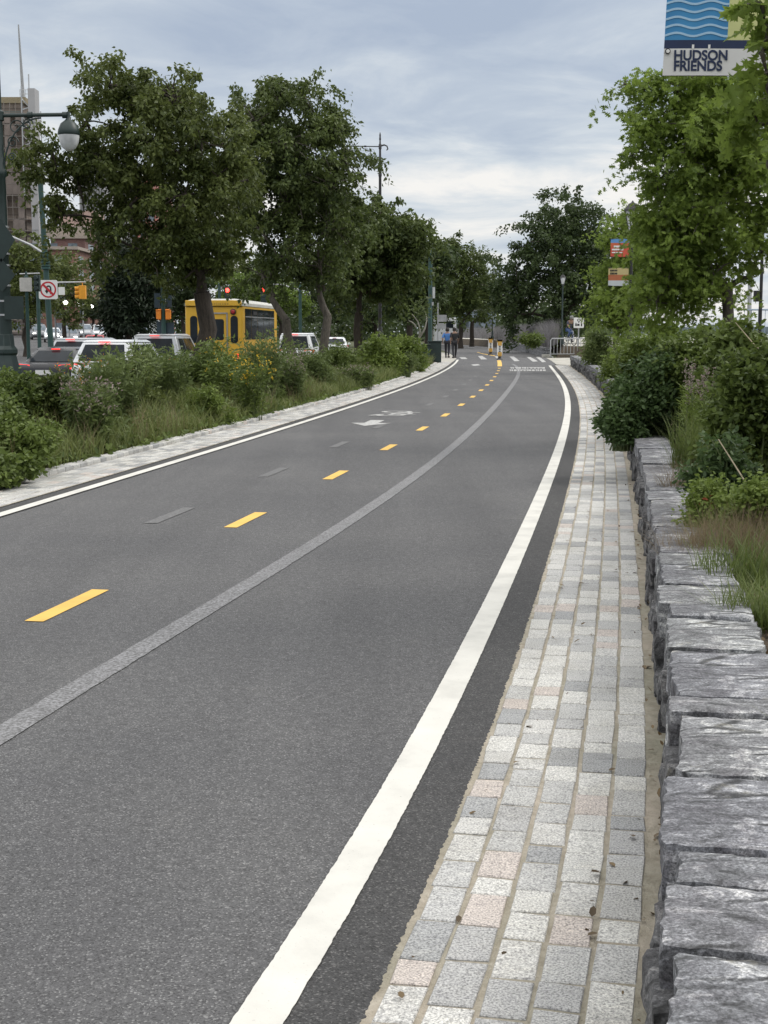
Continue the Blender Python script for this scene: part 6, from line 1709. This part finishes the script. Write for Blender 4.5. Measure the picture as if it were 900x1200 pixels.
# far pier sheds and river rail behind the crossing
t = thing('pier_shed', 'pale blue shed over the river far behind the walking people', 'building', (float(at(545, 390, 210)[0]), 210, -1))
m = MB(); m.box((0, 4, 3.2), (9, 8, 4.6)); m.build('wall', paint('pale_blue_wall', (.3, .36, .42), .7, .15, .6), t)
m = MB(); m.box((0, 4, 5.7), (9.6, 8.6, .4)); m.build('roof', M['grey'], t)
m = MB()
for k in range(5): m.box((-3.6 + k * 1.8, -.03, 3.6), (1.1, .06, 1.2))
m.build('window_row', M['glass_sky'], t)
t = thing('parked_van', 'pale box van parked far behind the signs left of the walking people', 'van', (float(at(521, 395, 150)[0]), 150, 0))
m = MB(); m.box((0, 0, 1.6), (2.2, 5, 2.6)); m.build('body', M['car_white'], t, bevel=.12)
m = MB(); m.box((0, -2.51, 2.2), (1.6, .03, .7)); m.build('rear_window', M['glass'], t)
m = MB()
for s in (-1, 1):
    for y in (-1.6, 1.6): m.tube([(s * 1.0, y, .4), (s * .8, y, .4)], .4, 14)
m.build('wheels', M['rubber'], t)
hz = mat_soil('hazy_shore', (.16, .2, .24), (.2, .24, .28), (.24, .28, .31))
mb = MB(); rh = random.Random(6)
for k in range(60):
    x = 60 + k * 26; mb.box((x, 1500, 2), (26, 30, rh.uniform(4, 14)))
mb.build('far_shore', hz)['kind'] = 'structure'

# ------------------------------------------------------------------ small things by the crossing
def bollard(label, px, py_base, py_top):
    g = G(px, py_base); Y = float(g[1]); h = (py_base - py_top) / ppm(Y)
    t = thing('lane_marker', label, 'lane marker', (float(g[0]), Y, 0), 0, 'flexible lane markers'); w = h * .27
    m = MB(); m.lathe([(w * .62, 0), (w * .55, .05 * h), (w * .3, .1 * h), (w * .3, .17 * h)], seg=14); m.build('base', M['black'], t, smooth=True, angle=40)
    m = MB(); m.prism(rrect(w, h * .83, w * .45, 6), (0, -.03, h * .585), (1, 0, 0), (0, 0, 1), (0, 1, 0), .06); p = m.build('paddle', M['white'], t)
    m = MB(); m.prism(rrect(w * 1.04, h * .12, w * .46, 6), (0, -.034, h * .94), (1, 0, 0), (0, 0, 1), (0, 1, 0), .068); m.build('yellow_cap', paint('cream_yellow', (.78, .55, .18), .45, .06), p)
    for z in (.82, .28):
        m = MB(); m.prism(rrect(w * .78, w * .78, .02), (0, -.036, h * z), (1, 0, 0), (0, 0, 1), (0, 1, 0), .005); m.build('orange_panel', paint('orange_reflector', (.62, .36, .08), .4), p)
    m = MB()
    for k in range(4): m.box((0, -.034, h * (.42 + k * .085)), (w * .34, .006, h * .05))
    m.build('dark_lettering', M['black'], p)
bollard('farther white lane marker with yellow cap left of the other one', 574.8, 416.0, 396)
bollard('nearer white lane marker with yellow cap standing on the yellow line', 585.5, 421.5, 398.5)
# barrier
gb0 = G(645, 419.5); gb1 = gb0 + np.array([2.45, .5, 0])
br = thing('crowd_barrier', 'galvanised steel crowd barrier with vertical bars at the end of the wall', 'barrier', tuple(gb0))
dv_ = Vector(gb1 - gb0); Lb = min(2.4, dv_.length); dv_.normalize(); ang = math.atan2(dv_.y, dv_.x); br.rotation_euler = (0, 0, ang)
m = MB(); m.tube([(0, 0, .05), (0, 0, 1.0), (.08, 0, 1.1), (Lb - .08, 0, 1.1), (Lb, 0, 1.0), (Lb, 0, .05)], .034, 8); m.tube([(0, 0, .22), (Lb, 0, .22)], .026, 6); m.build('frame', M['rail'], br, smooth=True)
for k in range(1, 12):
    m = MB(); m.tube([(Lb * k / 12, 0, .22), (Lb * k / 12, 0, 1.08)], .015, 6); m.build('bar', M['rail'], br)
for x in (.05, Lb - .05):
    m = MB(); m.tube([(x, -.35, .02), (x, 0, .1), (x, .35, .02)], .025, 6); m.build('foot', M['galv'], br)
st = thing('stone_block', 'pale flat block lying beside the barrier foot', 'block', tuple(G(640, 419)))
m = MB(); vs, fs = rock((.5, .35, .18), .02, 4, (4, 3, 2)); m.add([v + Vector((0, 0, .09)) for v in vs], fs); m.build('stone', M['concrete'], st)
# yield sign with pictograms
Y = 82.0; x = float(at(678, 395, Y)[0]); z0 = .6
ys_ = thing('yield_sign', 'square white yield sign with black pictograms by the slim park lamp', 'sign', (x, Y, z0))
zc = float(at(678, 378.2, Y)[2]) - z0; s = 12.0 / ppm(Y)
m = MB(); m.tube([(0, .06, 0), (0, .06, zc + s * .4)], .04, 8); m.build('pole', M['grey'], ys_)
m = MB(); m.prism(rrect(s, s, .04), (0, 0, zc), (1, 0, 0), (0, 0, 1), (0, 1, 0), .015); pt = m.build('sign_plate', M['white'], ys_)
m = MB()
def tri(r, y): return [(r * math.cos(a), r * math.sin(a)) for a in (-PI / 2, PI / 6, PI * 5 / 6)]
m.add([(a, -.006, zc + s * .2 + b) for a, b in tri(s * .24, 0)], [(0, 1, 2)]); m.build('triangle', M['black'], pt)
m = MB(); m.add([(a, -.009, zc + s * .205 + b) for a, b in tri(s * .12, 0)], [(0, 1, 2)]); m.build('triangle_centre', M['white'], pt)
m = MB()
for cx_, w_, h_ in ((-.27, .14, .26), (-.04, .22, .2), (.27, .12, .28)): m.box((s * cx_, -.006, zc - s * .2), (s * w_, .006, s * h_))
for cx_ in (-.27, .27): m.lathe([(s * .05, -.003), (s * .05, .003)], (s * cx_, -.006, zc), 8)
m.build('pictogram', M['black'], pt)
# posts by the river, right edge
t = thing('river_post', 'slim pale grey pole by the river at the right edge', 'pole', (float(at(877, 395, 60)[0]), 60.0, .66))
m = MB(); m.lathe([(.14, 0), (.14, .3), (.1, .35), (.09, 2.7), (.075, 7.5), (.02, 7.6)], seg=10); m.build('pole', M['galv'], t, smooth=True)
m = MB(); m.tube([(0, 0, 7.4), (-.5, 0, 7.7), (-1.1, 0, 7.7)], .04, 6); m.build('arm', M['galv'], t)
t = thing('river_post', 'dark slim post with a small box by the river at the right edge', 'pole', (float(at(890, 395, 34)[0]), 34.0, .66))
m = MB(); m.lathe([(.07, 0), (.05, .2), (.04, 2.0), (.03, 4.0)], seg=10); m.build('pole', M['black'], t)
m = MB(); m.box((-.1, 0, float(at(0, 347, 34)[2]) - .66), (.13, .12, .26)); m.build('box', M['black'], t, bevel=.01)
t = thing('river_rail', 'pale blue railing panel by the river at the right edge', 'railing', (float(at(889, 395, 58)[0]), 58.0, .66))
m = MB(); zt_ = float(at(0, 363, 58)[2]) - .66
m.tube([(-.6, 0, zt_), (3.2, 0, zt_)], .035, 6); m.tube([(-.6, 0, .2), (3.2, 0, .2)], .025, 6)
for k in range(14): m.tube([(-.6 + k * .28, 0, .2), (-.6 + k * .28, 0, zt_)], .012, 5)
m.build('railing', paint('pale_blue_rail', (.25, .33, .42), .5), t)

# ------------------------------------------------------------------ people
def skin_body(name, verts, edges, radii, mat, parent, sub=1):
    me = bpy.data.meshes.new(name); me.from_pydata(verts, edges, []); me.update()
    o = bpy.data.objects.new(name, me); link(o, parent)
    md = o.modifiers.new('skin', 'SKIN'); md.use_smooth_shade = True
    for i, r in enumerate(radii):
        sv = me.skin_vertices[0].data[i]; rr_ = r if isinstance(r, tuple) else (r, r); sv.radius = rr_; sv.use_root = (i == 0)
    if sub: o.modifiers.new('sub', 'SUBSURF').levels = sub; o.modifiers['sub'].render_levels = sub
    me.materials.append(mat); return o
skin_m = paint('skin', (.28, .17, .12), .6, .05)
def person(label, loc, rz, joints, top, legs, hair, shoe, pack=None, helmet=None):
    """one skinned body posed by its joints; shirt, trousers, hair and shoes lie over it"""
    t = thing('person', label, 'person', loc, rz)
    J = dict(joints); face = J.pop('face'); names = list(J); idx = {n: i for i, n in enumerate(names)}
    E = [('pelvis', 'waist'), ('waist', 'chest'), ('chest', 'neck'), ('neck', 'head'), ('head', 'crown')]
    for s in 'LR': E += [('chest', 'sh' + s), ('sh' + s, 'el' + s), ('el' + s, 'wr' + s), ('wr' + s, 'ha' + s), ('pelvis', 'hi' + s), ('hi' + s, 'kn' + s), ('kn' + s, 'an' + s), ('an' + s, 'to' + s)]
    R = dict(pelvis=(.15, .11), waist=(.13, .10), chest=(.16, .11), neck=.055, head=(.085, .1), crown=(.07, .08))
    for s in 'LR': R.update({'sh' + s: .065, 'el' + s: .045, 'wr' + s: .03, 'ha' + s: .035, 'hi' + s: .085, 'kn' + s: .058, 'an' + s: .038, 'to' + s: .034})
    body = skin_body('body', [J[n] for n in names], [(idx[a], idx[b]) for a, b in E], [R[n] for n in names], skin_m, t)
    f = MB()
    for s in 'LR':       # fingers and thumb, rooted in the palm
        h, w = Vector(J['ha' + s]), Vector(J['wr' + s]); d = (h - w).normalized(); sd2 = d.cross(Vector((0, 1, 0)));
        sd2 = sd2.normalized() if sd2.length > .01 else Vector((0, 0, 1)); up2 = d.cross(sd2)
        for k, l in enumerate((.062, .075, .07, .055)):
            b0 = h + up2 * (k - 1.5) * .018 + d * .015; f.tube([b0, b0 + d * l * .6, b0 + d * l + sd2 * .015], [.009, .008, .006], 6)
        b0 = h + up2 * .03 - d * .02; f.tube([b0, b0 + up2 * .02 + d * .03, b0 + up2 * .022 + d * .055], [.01, .009, .007], 6)
    f.build('fingers', skin_m, t, smooth=True)
    c = skin_body('shirt', [J[n] for n in ('waist', 'pelvis', 'chest', 'shL', 'shR', 'elL', 'elR')], [(1, 0), (0, 2), (2, 3), (2, 4), (3, 5), (4, 6)], [(.145, .115), (.16, .125), (.175, .125), .082, .082, .06, .06], top, t)
    hip = (Vector(J['hiL']) + Vector(J['hiR'])) / 2
    skin_body('trousers', [J['pelvis'], J['hiL'], J['hiR'], J['knL'], J['knR'], J['anL'], J['anR']], [(0, 1), (0, 2), (1, 3), (2, 4), (3, 5), (4, 6)], [(.15, .12), .1, .1, .075, .075, .055, .055], legs, t)
    for s in 'LR':
        a, b = Vector(J['an' + s]), Vector(J['to' + s]); m = MB(); vs, fs = rock(((b - a).length + .14, .1, .1), .003, 2, (4, 3, 2), .4); m.add([(b + a) * .5 + Matrix.Rotation(math.atan2((b - a).y, (b - a).x), 3, 'Z') @ v - Vector((0, 0, .02)) for v in vs], fs); m.build('shoe', shoe, t, smooth=True)
    hd2 = Vector(J['head']); cr = Vector(J['crown'])
    m = MB(); m.lathe([(.09, -.08), (.112, -.02), (.112, .05), (.09, .1), (.05, .125), (.01, .13)], seg=14); m.v = [tuple(Vector(v) + hd2 + (cr - hd2) * .35) for v in m.v]; m.build('helmet' if helmet else 'hair', helmet or hair, t, smooth=True)
    m = MB(); fx = Vector(face)
    sx_ = Vector((fx.y, -fx.x, 0))
    m.tube([hd2 + fx * .095 + Vector((0, 0, .02)), hd2 + fx * .125 - Vector((0, 0, .02))], [.012, .016], 6); m.build('nose', skin_m, t)
    m = MB()
    for s in (-1, 1): m.lathe([(.004, -.012), (.014, 0), (.004, .012)], hd2 + fx * .1 + sx_ * .035 * s + Vector((0, 0, .02)), 8)
    m.tube([hd2 + fx * .1 + sx_ * .025 - Vector((0, 0, .055)), hd2 + fx * .1 - sx_ * .025 - Vector((0, 0, .055))], .006, 5); m.build('face_features', M['black'], t)
    m = MB()
    for s in (-1, 1): m.tube([hd2 + sx_ * s * .088 + Vector((0, 0, .03)), hd2 + sx_ * s * .1, hd2 + sx_ * s * .09 - Vector((0, 0, .03))], [.01, .014, .01], 6)
    m.build('ears', skin_m, t)
    if pack: 
        ch = Vector(J['chest']); wa = Vector(J['waist']); m = MB(); m.box(((ch + wa) * .5 - fx * .2), (.3, .18, .46)); m.build('backpack', pack, t, bevel=.06)
    return t
def walk(swing, h=1.0, arm=.2):
    return dict(pelvis=(0, 0, .95 * h), waist=(0, .01, 1.1 * h), chest=(0, .02, 1.32 * h), neck=(0, .03, 1.48 * h), head=(0, .05, 1.6 * h), crown=(0, .045, 1.7 * h), face=(0, 1, 0),
                shL=(-.18, .02, 1.4 * h), elL=(-.25, -arm, 1.14 * h), wrL=(-.24, -arm + .1, .92 * h), haL=(-.24, -arm + .13, .84 * h), shR=(.18, .02, 1.4 * h), elR=(.25, arm * .6, 1.13 * h), wrR=(.24, arm + .12, .95 * h), haR=(.23, arm + .17, .88 * h),
                hiL=(-.09, 0, .92 * h), knL=(-.1, swing * .5 + .05, .5 * h), anL=(-.1, swing, .09), toL=(-.11, swing + .13, .05), hiR=(.09, 0, .92 * h), knR=(.1, -swing * .25 + .04, .49 * h), anR=(.1, -swing, .12), toR=(.11, -swing + .13, .05))
g = G(524.0, 419.5); YP = float(g[1])
blue = paint('blue_jacket', (.06, .17, .42), .8); dk = paint('dark_trousers', (.018, .018, .025), .8); hairm = paint('dark_hair', (.015, .012, .01), .6); shoe_m = paint('dark_shoes', (.05, .045, .045), .7)
person('person in a blue jacket and dark trousers walking away by the path edge', (float(g[0]), YP, .004), -.15, walk(.26, .97), blue, dk, hairm, shoe_m)
g = G(532.5, 419.8)
person('person in a black top and dark trousers walking right of the blue jacket', (float(g[0]), float(g[1]), .004), .1, walk(-.3, .98), paint('black_top', (.012, .012, .014), .8), paint('black_shorts', (.02, .02, .024), .8), hairm, shoe_m)
# cyclist on the raised walk behind the barrier
YC = 84.0; xc_ = float(at(668, 395, YC)[0]); zc_ = .66
bk = thing('bicycle', 'bicycle ridden towards the crossing behind the crowd barrier', 'bicycle', (xc_, YC, zc_), PI + .35)
for y in (-.52, .52):
    m = MB(); m.tube([(0, y + .33 * math.cos(2 * PI * k / 22), .35 + .33 * math.sin(2 * PI * k / 22)) for k in range(22)], .022, 6, closed=True); w_ = m.build('wheel', M['rubber'], bk)
    m = MB()
    for k in range(8): m.tube([(0, y, .35), (0, y + .32 * math.cos(2 * PI * k / 8), .35 + .32 * math.sin(2 * PI * k / 8))], .003, 3)
    m.lathe([(.03, -.04), (.03, .04)], (0, y, .35), 8); m.build('spokes', M['galv'], w_)
m = MB(); bb_, se, hd3, re, fr_ = (0, -.05, .3), (0, -.2, .85), (0, .38, .88), (0, -.52, .35), (0, .52, .35)
for a, b in ((bb_, se), (bb_, (0, .4, .75)), ((0, -.17, .78), hd3), (bb_, re), (re, (0, -.17, .78)), (hd3, fr_)): m.tube([a, b], .018, 7)
m.build('frame', paint('pale_frame', (.45, .46, .5), .4), bk)
m = MB(); m.tube([(-.28, .42, 1.02), (-.1, .4, 1.0), (.1, .4, 1.0), (.28, .42, 1.02)], .015, 7); m.tube([hd3, (0, .4, 1.0)], .016, 7); m.build('handlebar', M['black'], bk)
m = MB(); m.box((0, -.2, .9), (.14, .26, .06)); m.build('saddle', M['black'], bk, bevel=.02)
m = MB(); m.tube([(-.16, -.05, .2), (-.08, -.05, .2)], .02, 6); m.tube([(.08, -.05, .42), (.16, -.05, .42)], .02, 6); m.tube([(-.08, -.05, .2), (-.08, -.05, .3), (.08, -.05, .3), (.08, -.05, .42)], .012, 6); m.build('pedals', M['black'], bk)
ride = dict(pelvis=(0, -.2, .98), waist=(0, -.13, 1.14), chest=(0, .02, 1.34), neck=(0, .1, 1.48), head=(0, .16, 1.6), crown=(0, .15, 1.7), face=(0, 1, 0),
            shL=(-.18, .05, 1.42), elL=(-.26, .2, 1.2), wrL=(-.26, .38, 1.06), haL=(-.25, .43, 1.04), shR=(.18, .05, 1.42), elR=(.26, .2, 1.2), wrR=(.26, .38, 1.06), haR=(.25, .43, 1.04),
            hiL=(-.09, -.18, .95), knL=(-.12, .16, .66), anL=(-.12, -.03, .3), toL=(-.12, .1, .26), hiR=(.09, -.18, .95), knR=(.12, .22, .8), anR=(.12, -.0, .52), toR=(.12, .12, .47))
person('cyclist with helmet and dark top riding a bicycle behind the crowd barrier', (xc_, YC, zc_), PI + .35, ride, paint('slate_top', (.05, .05, .075), .8), paint('blue_shorts', (.05, .09, .2), .8), hairm, shoe_m, helmet=paint('grey_helmet', (.2, .2, .2), .4))
